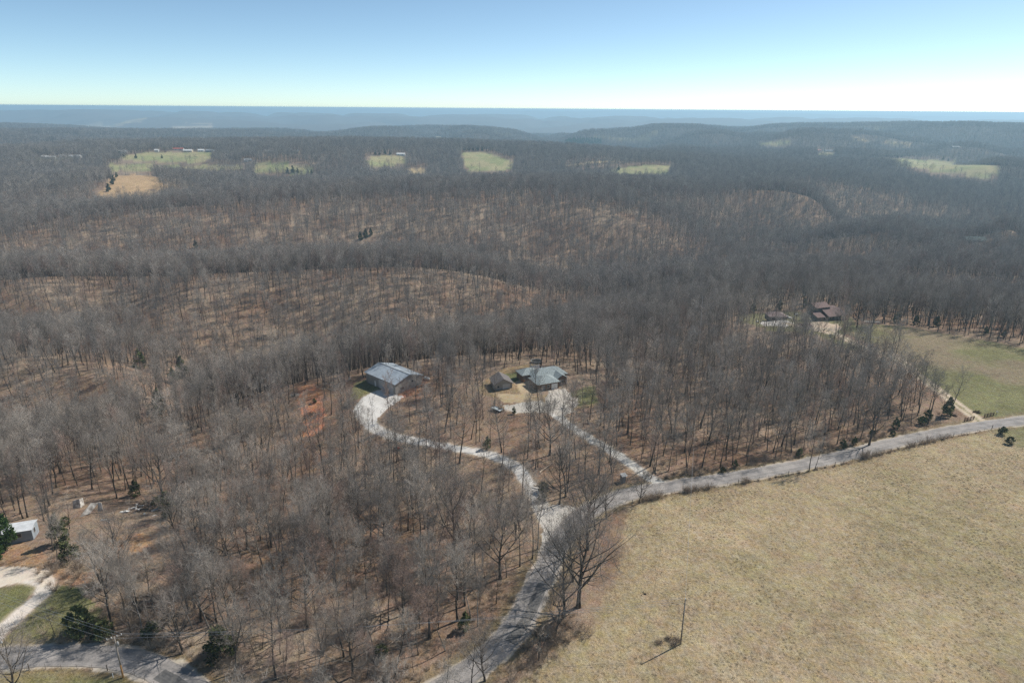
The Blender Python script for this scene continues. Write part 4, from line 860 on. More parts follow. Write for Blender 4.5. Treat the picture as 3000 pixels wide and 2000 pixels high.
# ------------------------------------------------------------------ utility poles and lines
M_POLE = mat("pole_wood", (.30, .26, .22), .9, .2, 3, stretch=(1, 1, .2)); M_POLEY = mat("sunlit_pole_wood", (.50, .27, .10), .9, .2, 3, stretch=(1, 1, .2)); M_INS = mat("white_glaze", (.8, .8, .78), .3, .02, 2, spec=.5); M_ALU = mat("aluminium_wire", (.5, .5, .5), .4, .02, 1, metal=.5)
def pole(px, py, H, arm, label, mt, rzarm=0, r_=.16):
    p = Q(px, py); e = empty('utility_pole', tuple(p), rzarm); tag(e, label, 'utility pole'); sh = G().tube([(0, 0, -.5), (0, 0, H * .5), (0, 0, H)], [r_, r_ * .82, r_ * .66], 10).build('shaft', mt, e, True); tops = []
    if arm: G().tube([(0, 0, -.4), (0, 0, 3.0)], [r_ * 1.04, r_ * .97], 10).build('sunlit_base', M_POLEY, e, True)  # sunlight on the lower shaft, painted as an orange sleeve
    if arm:
        a = G().box((0, .16, H - .35), (2.5, .12, .14)).box((.5, .12, H - .75), (.9, .03, .05), tilt=Matrix.Rotation(-.75, 3, 'Y')).box((-.5, .12, H - .75), (.9, .03, .05), tilt=Matrix.Rotation(.75, 3, 'Y')).build('crossarm', M_POLE, e)
        for dx in (-1.15, -.45, .45, 1.15): G().tube([(dx, .16, H - .28), (dx, .16, H - .18), (dx, .16, H - .1), (dx, .16, H + .02)], [.03, .08, .06, .07], 8).build('insulator', M_INS, a)
        tr_ = G().tube([(.32, -.28, H - 2.0), (.32, -.28, H - 1.2)], [.2, .2], 12).build('transformer', M_STEEL, e, True); G().tube([(.32, -.28, H - 1.19), (.32, -.28, H - .95)], [.05, .04], 6).build('bushing', M_INS, tr_)
        for dx in (-1.15, .45, 1.15): tops.append(np.array([p[0] + math.cos(rzarm) * dx - math.sin(rzarm) * .16, p[1] + math.sin(rzarm) * dx + math.cos(rzarm) * .16, p[2] + H + .02]))
    else:
        G().tube([(0, 0, H), (0, 0, H + .05), (0, 0, H + .2)], [.05, .1, .06], 8).build('insulator', M_INS, e)
        for dh in (.18, -.5, -1.0): tops.append(np.array([p[0], p[1] + .12, p[2] + H + dh]))
    return p, tops
pA, tA = pole(361, 1983, 9.4, True, "utility pole with white crossarm beside the left road", M_POLE, R(35))
pB, tB = pole(1994, 1885, 10.6, False, "weathered utility pole standing in the dry field", M_POLE)
pC, tC = pole(2358, 970, 8.5, False, "thin pole in front of the brown house by the red pickup", M_POLE, 0, .13)
def cable(a, b, sag, label, group, r_=.02):
    ps = [a + (b - a) * t - np.array([0, 0, 4 * sag * t * (1 - t)]) for t in np.linspace(0, 1, 25)]
    o = G().tube(ps, [r_] * 25, 4).build('power_line', M_ALU); return tag(o, label, 'power line', group)
for a, b in zip(tA, tB): cable(a, b, 1.4, "thin power line strung from the crossarm pole to the field pole", "power lines above the lower woods")
for a in tA: cable(a, a + np.array([-60, 22, 1.5]), 1.0, "thin power line leaving the crossarm pole towards the left edge", "power lines leaving at left")
cable(tB[0], np.array([95.0, 330.0, 12.0]), 3.0, "single wire from the field pole over the road towards the far woods", None)

# ------------------------------------------------------------------ buildings
M_GLASS = mat("dark_glass", (.03, .035, .04), .15, .1, 1, spec=.5); M_WHITE = mat("white_paint", (.72, .72, .70), .6, .06, 1.5)
def metal_mat(name, c, rib=2.0, spec=.35, rough=.45, axis=0):
    m, n, b = newmat(name); N = n.nodes; Lk = n.links; tc = N.new("ShaderNodeTexCoord"); wv = N.new("ShaderNodeTexWave"); wv.inputs["Scale"].default_value = rib; wv.bands_direction = 'XYZ'[axis]; wv.inputs["Distortion"].default_value = 0
    Lk.new(tc.outputs["Object"], wv.inputs[0]); nz = N.new("ShaderNodeTexNoise"); nz.inputs["Scale"].default_value = .8; nz.inputs["Detail"].default_value = 5; Lk.new(tc.outputs["Object"], nz.inputs[0])
    rp = N.new("ShaderNodeValToRGB"); e = rp.color_ramp.elements; e[0].position = .3; e[1].position = .7; e[0].color = (*[k * .82 for k in c], 1); e[1].color = (*[min(k * 1.1, 1) for k in c], 1); Lk.new(nz.outputs[0], rp.inputs[0]); Lk.new(rp.outputs[0], b.inputs["Base Color"])
    bp_ = N.new("ShaderNodeBump"); bp_.inputs["Distance"].default_value = .04; Lk.new(wv.outputs[0], bp_.inputs["Height"]); Lk.new(bp_.outputs[0], b.inputs["Normal"]); b.inputs["Roughness"].default_value = rough; b.inputs["Specular IOR Level"].default_value = spec; return m
M_SROOF = metal_mat("blue_grey_metal_roof", (.34, .39, .44), 1.6); M_SWALL = metal_mat("tan_grey_metal_wall", (.36, .34, .31), 1.6)
def shingle(name, c): return mat(name, c, .9, .14, 2.2, spec=.15)
M_TEAL = shingle("slate_blue_shingle", (.28, .32, .325)); M_BRICK = mat("brown_brick", (.22, .145, .10), .9, .18, 2.5); M_BROOF = shingle("red_brown_shingle", (.19, .135, .125)); M_SIDING = mat("weathered_cedar_siding", (.20, .145, .10), .9, .2, 1.2, stretch=(1, 1, 4)); M_GSIDE = mat("grey_green_siding", (.15, .155, .14), .9, .12, 1.2, stretch=(1, 1, 4))
M_CONC = mat("concrete", (.52, .47, .42), .9, .12, 1.0); M_TANROOF = shingle("faded_pink_brown_shingle", (.26, .20, .19)); M_GRROOF = shingle("grey_brown_shingle", (.17, .155, .15))
M_TRIM = mat("pale_trim", (.55, .53, .50), .7, .06, 1); M_DARK = mat("dark_interior", (.03, .028, .026), .9, .1, 1)
def gable_house(e, x0, x1, y0, y1, zw, rise, mw, mr, over=.45, th=.14, axis='x', wname='wall', rname='roof', parts=None):
    w_ = G()
    if axis == 'x':
        ym = (y0 + y1) / 2; prof = [(y0, -.4), (y1, -.4), (y1, zw), (ym, zw + rise), (y0, zw)]; vs = [(x0, a, b) for a, b in prof] + [(x1, a, b) for a, b in prof]
        s_ = rise / ((y1 - y0) / 2); r_ = G(); o_ = over
        r_.slab([(x0 - o_, y0 - o_, zw - s_ * o_ + th), (x1 + o_, y0 - o_, zw - s_ * o_ + th), (x1 + o_, ym, zw + rise + th), (x0 - o_, ym, zw + rise + th)], th)
        r_.slab([(x1 + o_, y1 + o_, zw - s_ * o_ + th), (x0 - o_, y1 + o_, zw - s_ * o_ + th), (x0 - o_, ym, zw + rise + th), (x1 + o_, ym, zw + rise + th)], th)
    else:
        xm = (x0 + x1) / 2; prof = [(x1, -.4), (x0, -.4), (x0, zw), (xm, zw + rise), (x1, zw)]; vs = [(a, y0, b) for a, b in prof] + [(a, y1, b) for a, b in prof]
        s_ = rise / ((x1 - x0) / 2); r_ = G(); o_ = over
        r_.slab([(x0 - o_, y1 + o_, zw - s_ * o_ + th), (x0 - o_, y0 - o_, zw - s_ * o_ + th), (xm, y0 - o_, zw + rise + th), (xm, y1 + o_, zw + rise + th)], th)
        r_.slab([(x1 + o_, y0 - o_, zw - s_ * o_ + th), (x1 + o_, y1 + o_, zw - s_ * o_ + th), (xm, y1 + o_, zw + rise + th), (xm, y0 - o_, zw + rise + th)], th)
    w_.add(vs, [(4, 3, 2, 1, 0), (5, 6, 7, 8, 9)] + [(i, (i+1) % 5, (i+1) % 5 + 5, i + 5) for i in range(5)])
    return w_.build(wname, mw, e), r_.build(rname, mr, e)
def hip_roof(r_, x0, x1, y0, y1, z, h, o_=.45):
    x0 -= o_; x1 += o_; y0 -= o_; y1 += o_; a = min(x1 - x0, y1 - y0) / 2
    if x1 - x0 > y1 - y0: p, q = (x0 + a, (y0+y1)/2, z+h), (x1 - a, (y0+y1)/2, z+h); fs = [(0,1,5,4),(1,2,5),(2,3,4,5),(3,0,4)]
    else: p, q = ((x0+x1)/2, y0 + a, z+h), ((x0+x1)/2, y1 - a, z+h); fs = [(0,1,4),(1,2,5,4),(2,3,5),(3,0,4,5)]
    r_.add([(x0,y0,z),(x1,y0,z),(x1,y1,z),(x0,y1,z), p, q], fs + [(3,2,1,0)]); return r_
def win(e, x, y, z, w_, h, face='y', name='window', mt=None, fr=True):
    """a pane in a frame on the wall facing -y ('y'), +x ('x') or -x ('X')"""
    d = .05; f = G(); pn = G()
    if face == 'y': f.box((x, y - d/2, z), (w_ + .2, d, h + .2)); pn.box((x, y - d - .01, z), (w_, .03, h))
    else:
        s_ = 1 if face == 'x' else -1; f.box((x + s_ * d/2, y, z), (d, w_ + .2, h + .2)); pn.box((x + s_ * (d + .01), y, z), (.03, w_, h))
    fo = f.build(name, M_TRIM, e); pn.build('pane' if name == 'window' else 'panel', mt or M_GLASS, fo); return fo
# metal shop
p = Q(1159.4, 1156.3); e = empty('metal_shop', (p[0], p[1], p[2]), math.atan2(.674, -.739)); tag(e, "large blue-grey metal shop building above the white gravel pad", 'shop building')
wl, rf = gable_house(e, 0, 18.2, -13.0, 0, 4.3, 2.0, M_SWALL, M_SROOF, .5)
rdg = G().tube([(-.5, -6.5, 6.52), (18.7, -6.5, 6.52)], [.12, .12], 6).build('ridge_cap', M_TRIM, rf)
for x_, w_ in ((3.2, 3.6), (8.2, 3.6)):
    G().box((x_, .04, 1.75), (w_ + .3, .06, 3.7)).build('door_frame', M_TRIM, e); G().box((x_, .09, 1.7), (w_, .06, 3.4)).build('garage_door', M_TRIM, e)
G().box((12.4, .05, 1.1), (1.0, .08, 2.2)).build('door', M_WHITE, e)
G().tube([(-.02, -8.2, 3.2), (-.08, -8.2, 3.2)], [.35, .35], 14).build('vent', M_DARK, e)
win(e, 0, -3.4, 1.7, 1.1, 1.0, 'X')
def tank(px, py, L, r_, rz, label):
    p = Q(px, py); e = empty('propane_tank', tuple(p), rz); tag(e, label, 'propane tank'); z = r_ + .25
    G().tube([(-L/2 - .2, 0, z), (-L/2 - .1, 0, z), (-L/2 + .15, 0, z), (L/2 - .15, 0, z), (L/2 + .1, 0, z), (L/2 + .2, 0, z)], [.05, r_ * .6, r_, r_, r_ * .6, .05], 14).build('tank', M_WHITE, e, True); G().tube([(0, 0, z + r_ - .02), (0, 0, z + r_ + .16)], [.16, .16], 8).build('valve_cover', M_WHITE, e)
    for s_ in (-1, 1): G().box((s_ * L * .3, 0, .15), (.15, r_ * 1.4, .5)).build('leg', M_CONC, e)
tank(1250, 1113, 2.6, .55, -.6, "white propane tank behind the right corner of the metal shop")
tank(2333, 924, 2.0, .45, .2, "pale propane tank on the grass left of the brown house")
# brick house with blue-grey hip roofs
a = Q(1576, 1147); b = Q(1640, 1137); rz = math.atan2(b[1] - a[1], b[0] - a[0]); e = empty('brick_house', tuple(a), rz); tag(e, "brown brick house with slate blue-grey hip roofs behind the gravel drive", 'house')
G().box((4.4, 3.8, 1.2), (8.8, 7.6, 3.2)).build('wall', M_BRICK, e); G().box((8.5, 9.7, 1.2), (13.6, 7.2, 3.2)).build('wall', M_BRICK, e); G().box((2.2, 13.6, 1.2), (7, 5.6, 3.1)).build('wall', M_BRICK, e)
gw, gr_ = gable_house(e, 9.3, 13.6, 2.6, 9.0, 2.75, 1.3, M_BRICK, M_TEAL, .4, .12, 'y', 'gable_wall', 'gable_roof')
r_ = hip_roof(G(), 0, 8.8, 0, 7.6, 2.8, 1.9).build('roof', M_TEAL, e); r2 = hip_roof(G(), 1.7, 15.3, 6.1, 13.3, 2.82, 2.4).build('roof', M_TEAL, e); hip_roof(G(), -1.3, 5.7, 10.8, 16.4, 2.76, 1.7).build('roof', M_TEAL, e)
G().box((6.2, 10.6, 5.2), (.5, .5, 1.3)).build('chimney', M_BRICK, r2); G().tube([(12.5, 8.4, 3.9), (12.5, 8.4, 4.6)], [.08, .08], 8).build('vent_pipe', M_WHITE, r2)
win(e, 6.9, 0, 1.1, 2.4, 2.1, 'y', 'garage_door', M_WHITE); win(e, 2.2, 0, 1.4, 1.2, 1.1); win(e, 4.3, 0, 1.4, .9, 1.1); win(e, 11.4, 2.6, 1.3, 1.6, 1.2); win(e, 8.8, 1.5, 1.2, .9, 2.0, 'x', 'door', M_SIDING)
win(e, 15.3, 9.5, 1.4, 1.4, 1.1, 'x')
# small outbuilding beside it
a = Q(1450, 1144); e = empty('outbuilding', tuple(a), rz - .15); tag(e, "small grey-brown roofed outbuilding left of the brick house", 'outbuilding')
gable_house(e, 0, 6.8, 0, 7.2, 2.5, 1.9, M_SWALL, M_GRROOF, .5, .12, 'y'); win(e, 4.4, 0, 1.1, 2.6, 2.1, 'y', 'garage_door', M_TRIM); win(e, 1.3, 0, 1.4, .8, .8)
# trampoline, deck, log pile
p = Q(1571, 1062); e = empty('trampoline', tuple(p)); tag(e, "round trampoline with a grey rim behind the brick house", 'trampoline')
n_ = 28; g_ = G()
for k in range(n_): a0, a1 = 2*math.pi*k/n_, 2*math.pi*(k+1)/n_; g_.slab([(2.1*math.cos(a0), 2.1*math.sin(a0), .95), (2.45*math.cos(a0), 2.45*math.sin(a0), .95), (2.45*math.cos(a1), 2.45*math.sin(a1), .95), (2.1*math.cos(a1), 2.1*math.sin(a1), .95)], .06)
g_.build('rim', M_STEEL, e); g_ = G(); g_.prism([(2.1*math.cos(2*math.pi*k/n_), 2.1*math.sin(2*math.pi*k/n_)) for k in range(n_)], .86, .9); g_.build('jumping_mat', M_DARK, e)
for k in range(6): a0 = math.pi*k/3; G().tube([(2.3*math.cos(a0), 2.3*math.sin(a0), -.1), (2.3*math.cos(a0), 2.3*math.sin(a0), .9)], [.04, .04], 6).build('leg', M_STEEL, e); G().tube([(2.4*math.cos(a0), 2.4*math.sin(a0), .9), (2.4*math.cos(a0), 2.4*math.sin(a0), 2.3)], [.03, .03], 6).build('net_pole', M_STEEL, e)
p = Q(1565, 1086); e = empty('deck', tuple(p), rz); tag(e, "white railed deck at the back left corner of the brick house", 'deck'); G().box((1.8, 1.8, .7), (4.0, 3.6, .14)).build('platform', M_TRIM, e)
for x_, y_ in ((-.1, .1), (1.8, .1), (3.7, .1), (-.1, 3.5), (3.7, 3.5)): G().box((x_, y_, .8), (.12, .12, 1.9)).build('post', M_WHITE, e)
for z_ in (1.15, 1.45, 1.7): G().box((1.8, .1, z_), (3.7, .05, .08)).build('rail', M_WHITE, e); G().box((-.1, 1.8, z_), (.05, 3.3, .08)).build('rail', M_WHITE, e)
M_LOG = mat("orange_cut_wood", (.36, .17, .07), .9, .3, 4); 
def logs(px, py, n, L, r_, rz_, label, mt):
    p = Q(px, py); e = empty('log_pile', tuple(p), rz_); tag(e, label, 'log pile'); rr = random.Random(px); g_ = G(); row = 0; k = 0; c = int(n ** .5 * 1.6)
    while k < n:
        for j in range(c - row):
            y_ = (j - (c - row) / 2) * 2 * r_; g_.tube([(-L/2 + rr.uniform(-.1, .1), y_, r_ + row * 1.75 * r_), (L/2 + rr.uniform(-.1, .1), y_, r_ + row * 1.75 * r_)], [r_ * rr.uniform(.8, 1), r_ * rr.uniform(.75, .95)], 8); k += 1
        row += 1
        if row >= c: break
    g_.build('log', mt, e)
logs(1536, 1117, 18, 2.0, .18, .8, "orange-brown firewood stack at the left wall of the brick house", M_LOG)
# flat trailer and root heap
M_PALEB = mat("pale_blue_metal", (.50, .55, .57), .5, .1, 2)
def flat_trailer(px, py, rz_, L, W, mt, label):
    p = Q(px, py); e = empty('flat_trailer', tuple(p), rz_); tag(e, label, 'trailer'); b_ = G().box((0, 0, .75), (L, W, .12)).build('bed', mt, e)
    for s_ in (-1, 1):
        G().box((0, s_ * (W/2 - .03), .95), (L, .06, .25)).build('side_rail', mt, b_)
        for dx in (-.45, .45): G().tube([(dx, s_ * (W/2 + .05), .35), (dx, s_ * (W/2 + .25), .35)], [.34, .34], 14).build('wheel', M_DARK, e)
    G().tube([(L/2, 0, .7), (L/2 + 1.2, 0, .5)], [.06, .05], 6).build('drawbar', M_STEEL, e)
flat_trailer(1455, 1203, -.7, 4.2, 2.0, M_PALEB, "pale flat trailer beside the house drive, below the outbuilding")
flat_trailer(2555, 947, -.15, 7.5, 2.2, M_CONC, "long weathered flat trailer under the tree right of the brown house")
def heap(px, py, r_, h, mt, label, cat, name, seed=1, n=70):
    p = Q(px, py); rng = np.random.default_rng(seed); g_ = G(); sp = Spikes()
    for k in range(n):
        a = rng.uniform(0, 6.28); q = r_ * rng.uniform(0, 1) ** .6; z_ = h * (1 - (q / r_) ** 1.5) * rng.uniform(.2, 1); c = np.array([math.cos(a) * q, math.sin(a) * q, z_]); d = nrm(rng.normal(0, 1, 3) * np.array([1, 1, .45])) * rng.uniform(.5, 1.4) * r_ * .5
        g_.tube([c - d, c + d * .2, c + d + np.array([0, 0, .2])], [.07, .06, .02], 4, True)
        for _ in range(3): sp.add(c + d * rng.uniform(-.5, .8), c + d + rng.normal(0, .35, 3), .02)
    sp.to(g_); o = g_.build(name, mt); o.location = tuple(p); tag(o, label, cat)
M_GBRUSH = mat("grey_brush_wood", (.30, .28, .26), .95, .2, 2); M_ROOT = mat("root_wood", (.10, .065, .045), .95, .25, 2)
heap(1205, 1335, 2.6, 2.0, M_GBRUSH, "grey brush pile below the curved shop driveway", 'brush pile', 'brush_pile', 1, 130)
heap(1466, 1203, 1.4, 1.0, M_ROOT, "dark brown root heap by the pale flat trailer", 'root heap', 'root_heap', 2)
heap(1017, 1192, 1.8, .9, M_ROOT, "dark brush heap left of the white gravel pad", 'brush pile', 'brush_pile', 3, 90)
heap(866, 1158, 2.0, .6, M_GBRUSH, "pale log heap at the top of the red clay bank", 'log heap', 'brush_pile', 4, 40); heap(915, 1215, 2.6, .8, M_ROOT, "dark branch heap across the red clay bank", 'brush pile', 'brush_pile', 5, 60)
heap(430, 1488, 3.4, .8, M_ROOT, "dark fallen branches spread beside the junk pile", 'brush pile', 'brush_pile', 6, 70)
heap(1884, 1739, .7, .3, M_DARK, "small black curved branch lying in the dry field", 'branch', 'fallen_branch', 7, 6)
heap(2864, 1208, 1.3, .5, M_ROOT, "dark brush heap on the grass right of the dirt track", 'brush pile', 'brush_pile', 8, 40); heap(2796, 1218, 1.0, .4, M_ROOT, "small brush heap left of the gateway", 'brush pile', 'brush_pile', 9, 30)
for k, (a_, b_, s_) in enumerate(((1931,1882,.62),(1959,1872,.6),(1983,1876,.72),(1973,1889,.62))):
    p = Q(a_, b_); g_ = brush(30 + k, 1.5, 1.2, 150, .014); o = g_.build('dry_bush', M_BRUSH); o.location = tuple(p); o.scale = (s_ * 1.5, s_ * 1.5, s_); tag(o, ["leftmost of the grey dry bushes by the field pole", "second grey dry bush, behind the others by the field pole", "largest grey dry bush closest to the field pole", "grey dry bush in front, touching the pole's shadow"][k], 'bush', 'dry bushes at the field pole')
# little red tractor mower by the brush pile
M_REDP = mat("red_paint", (.42, .05, .035), .4, .08, 2, spec=.4); M_REDD = mat("dark_red_paint", (.26, .03, .03), .35, .08, 2, spec=.4)
p = Q(1165, 1318); e = empty('garden_tractor', tuple(p), .3); tag(e, "small red garden tractor beside the grey brush pile", 'tractor')
G().prism([(.0, -.3), (.9, -.25), (1.0, 0), (.9, .25), (0, .3)], .45, .95).build('hood', M_REDP, e); G().box((-.45, 0, .5), (.9, .8, .16)).build('deck', M_REDP, e); G().box((-.5, 0, .8), (.45, .45, .12)).box((-.72, 0, 1.05), (.1, .45, .45)).build('seat', M_DARK, e); G().tube([(-.05, 0, .95), (-.15, 0, 1.2)], [.03, .18], 8).build('steering_wheel', M_DARK, e)
for x_, r_, y_ in ((-.55, .4, .5), (.75, .26, .42)):
    for s_ in (-1, 1): G().tube([(x_, s_ * y_, r_), (x_, s_ * (y_ + .2), r_)], [r_, r_], 14).build('wheel', M_DARK, e)
# roadside shelter, mailboxes, markers
p = Q(1826, 1411); e = empty('roadside_shelter', tuple(p), .35); tag(e, "small grey hut with a white roof beside the house drive entrance", 'shelter'); M_HUT = metal_mat("grey_hut_panels", (.25, .24, .24), 3)
G().box((-.7, 0, 1.05), (.06, 1.4, 2.2)).build('side_wall', M_HUT, e); G().box((0, .7, 1.05), (1.34, .06, 2.2)).build('back_wall', M_HUT, e); G().box((-.25, -.7, 1.05), (.84, .06, 2.2)).build('front_wall', M_HUT, e); G().box((.68, .3, 1.05), (.06, .7, 2.2)).build('side_wall', M_HUT, e)
G().slab([(-.85, -.85, 2.2), (.85, -.85, 2.2), (.85, .85, 2.42), (-.85, .85, 2.42)], .08).build('roof', M_TRIM, e); G().box((.2, .45, .5), (.9, .35, .06)).build('bench', M_POST, e)
def mailbox(px, py, label):
    p = Q(px, py); e = empty('mailbox', tuple(p), .4); tag(e, label, 'mailbox'); G().box((0, 0, .5), (.1, .1, 1.1)).build('post', M_POST, e)
    g_ = G(); pr = [(-.13, 1.05), (.13, 1.05), (.13, 1.2), (.09, 1.29), (0, 1.33), (-.09, 1.29), (-.13, 1.2)]; g_.add([(y_, -.27, z_) for y_, z_ in pr] + [(y_, .27, z_) for y_, z_ in pr], [tuple(range(7)), tuple(range(13, 6, -1))] + [(i, i + 7, (i+1) % 7 + 7, (i+1) % 7) for i in range(7)]); g_.build('box', M_WHITE, e); G().box((.15, .1, 1.3), (.02, .06, .22)).build('flag', M_REDP, e)
mailbox(1887, 1412, "white mailbox at the mouth of the house driveway"); mailbox(9, 1893, "white mailbox where the left gravel drive meets the road"); mailbox(2919, 1215, "pale mailbox right of the rail fence by the dirt track")
p = Q(332, 1984); G_ = G().tube([(0, 0, -.2), (0, 0, 1.0), (0, 0, 1.1)], [.07, .07, .03], 8).build('marker_post', M_WHITE); G_.location = tuple(p); tag(G_, "short white marker post left of the crossarm pole", 'marker post')
# trailer home at the left
a = Q(49, 1590); b = Q(93.7, 1581.5); c = Q(0, 1632); rz = math.atan2(b[1] - a[1], b[0] - a[0]); e = empty('trailer_home', (a[0], a[1], a[2] + .1), rz); tag(e, "white-roofed pale blue trailer home behind the pine at left", 'trailer home')
M_TW = metal_mat("pale_blue_siding", (.34, .39, .43), 2.5); M_TR = metal_mat("white_metal_roof", (.60, .62, .64), 1.2, .2, .6, 1)
g_ = G().box((1.9, 0, 1.75), (0.01, .01, .01)); wl, rf = gable_house(e, -11, 3.7, 0, 4.6, 3.0, .45, M_TW, M_TR, .2, .1); win(e, 3.7, 1.8, 1.9, .9, 1.2, 'x'); win(e, .8, 0, 1.9, 1.1, 1.0); win(e, -4.2, 0, 1.9, 1.1, 1.0); win(e, -1.7, 0, 1.4, .9, 2.0, 'y', 'door', M_WHITE)
G().box((-3.6, 2.3, -.1), (14.4, 4.4, .5)).build('skirting', M_DARK, e)
# white concrete panels and junk
M_CPAN = mat("stained_white_panel", (.62, .60, .56), .9, .22, 1.1, c2=(.26, .23, .2)); M_RUST = mat("rusty_metal", (.22, .12, .07), .8, .3, 3)
def panels(px, py, lst, label):
    p = Q(px, py); e = empty('broken_wall', tuple(p), 0); tag(e, label, 'broken wall')
    for q in lst: G().slab(q, .16).build('panel', M_CPAN, e)
panels(225, 1490, [[(-1.1, 0, 0), (.7, .5, 0), (.6, .9, 2.6), (-1.0, .4, 2.2)], [(.75, .5, 0), (.95, 2.0, 0), (.85, 2.1, 2.2), (.65, .9, 2.6)]], "upright stained white panel, left of the pair")
panels(246, 1512, [[(-1.0, -.4, 0), (1.0, 1.2, .2), (2.6, 3.2, 2.3), (.9, 2.4, 2.6)], [(2.3, 2.3, 0), (3.7, 2.6, 0), (3.4, 3.0, 2.4), (2.5, 3.1, 2.4)]], "slanting broken white panel, right and larger of the pair")
p = Q(415, 1500); e = empty('junk_pile', tuple(p)); tag(e, "scattered pile of metal sheets and boards under the black oak", 'junk pile'); rr = random.Random(9)
for k in range(22):
    m_ = rr.choice([M_WHITE, M_STEEL, M_RUST, M_PALEB, M_DARK, M_TRIM]); G().box((rr.uniform(-6, 6), rr.uniform(-3, 3), rr.uniform(.1, .5)), (rr.uniform(.4, 2.2), rr.uniform(.2, .9), rr.uniform(.05, .35)), rr.uniform(0, 3), Matrix.Rotation(rr.uniform(-.3, .3), 3, 'X')).build(rr.choice(['sheet', 'board']), m_, e)
p = Q(305, 1524); o = G().box((0, 0, .2), (1.5, .4, .2), .1).box((1.5, -.7, .15), (1.8, .12, .12), -.5).build('white_scrap', M_WHITE); o.location = tuple(p); tag(o, "small white scrap boards on the leaves between panels and junk", 'scrap')
# brown split-level house on the right
a = Q(2425, 940); b = Q(2477, 937); rz = math.atan2(b[1] - a[1], b[0] - a[0]); e = empty('brown_house', tuple(a), rz); tag(e, "red-brown roofed split-level house at the end of the dirt track", 'house')
def xprism(g_, x0, x1, prof): k = len(prof); return g_.add([(x0, y_, z_) for y_, z_ in prof] + [(x1, y_, z_) for y_, z_ in prof], [tuple(range(k-1, -1, -1)), tuple(range(k, 2*k))] + [(i, (i+1) % k, (i+1) % k + k, i + k) for i in range(k)])
xprism(G(), 0, 8.6, [(0, -.5), (5.0, -.5), (5.0, 4.95), (0, 2.85)]).build('wall', M_SIDING, e)
xprism(G(), -3.6, 5.0, [(5.02, -.5), (11.5, -.5), (11.5, 6.2), (9.4, 7.3), (5.02, 5.9)]).build('wall', M_GSIDE, e); xprism(G(), 5.02, 9.6, [(5.04, -.5), (11, -.5), (11, 4.2), (8, 5.2), (5.04, 4.6)]).build('wall', M_GSIDE, e)
G().slab([(-.6, -1.2, 2.55), (11.8, -1.2, 2.55), (11.8, 5.0, 5.15), (-.6, 5.0, 5.15)], .16).build('roof', M_BROOF, e)
G().slab([(-4.1, 4.5, 5.95), (5.5, 4.5, 5.95), (5.5, 9.4, 7.5), (-4.1, 9.4, 7.5)], .16).slab([(5.5, 12, 6.1), (-4.1, 12, 6.1), (-4.1, 9.4, 7.5), (5.5, 9.4, 7.5)], .16).build('roof', M_BROOF, e)
G().slab([(5.05, 4.9, 4.95), (10.2, 4.9, 4.95), (10.2, 8, 5.5), (5.05, 8, 5.5)], .16).slab([(10.2, 11.5, 4.3), (5.05, 11.5, 4.3), (5.05, 8, 5.5), (10.2, 8, 5.5)], .16).build('roof', M_BROOF, e)
xprism(G(), -6.6, -2.2, [(.6, -.5), (4.9, -.5), (4.9, 3.9), (.6, 2.5)]).build('garage_wall', M_GSIDE, e); G().slab([(-7.0, -.1, 2.35), (-1.8, -.1, 2.35), (-1.8, 5.0, 4.05), (-7.0, 5.0, 4.05)], .15).build('garage_roof', M_BROOF, e)
for x_ in (9.4, 10.5, 11.6): G().box((x_, -.9, 1.2), (.16, .16, 2.9)).build('porch_post', M_SIDING, e)
G().box((10.2, 1.6, -.02), (3.2, 5.4, .3)).build('porch_floor', M_SIDING, e)
for x_ in (1.2, 3.2, 5.6, 7.6): win(e, x_, 0, 1.5, 1.2, 1.3)
for x_ in (.6, 2.6, 4.4): win(e, x_, 5.02, 5.5, 1.3, .4)
win(e, -3.2, .6, 1.1, .95, 2.0, 'y', 'door', M_SIDING); G().tube([(9.4, 9.4, 5.2), (9.4, 9.4, 6.6)], [.14, .14], 8).build('flue', M_STEEL, e)
G().box((-.4, -3.6, .02), (6.5, 4.2, .16), -.15).build('concrete_apron', M_CONC, e)
a = Q(2254, 941); b = Q(2304, 936); rz2 = math.atan2(b[1] - a[1], b[0] - a[0]); e = empty('hip_roof_garage', tuple(a), rz2); tag(e, "detached garage with a faded pink-brown hip roof left of the brown house", 'garage')
G().box((4.6, 3.9, 1.1), (9.4, 7.8, 3.2)).build('wall', M_GSIDE, e); hip_roof(G(), -.1, 9.3, 0, 7.8, 2.7, 1.9).build('roof', M_TANROOF, e); win(e, 2.4, 0, 1.1, 2.6, 2.1, 'y', 'garage_door', M_DARK); win(e, 6.6, 0, 1.1, 2.6, 2.1, 'y', 'garage_door', M_SIDING)
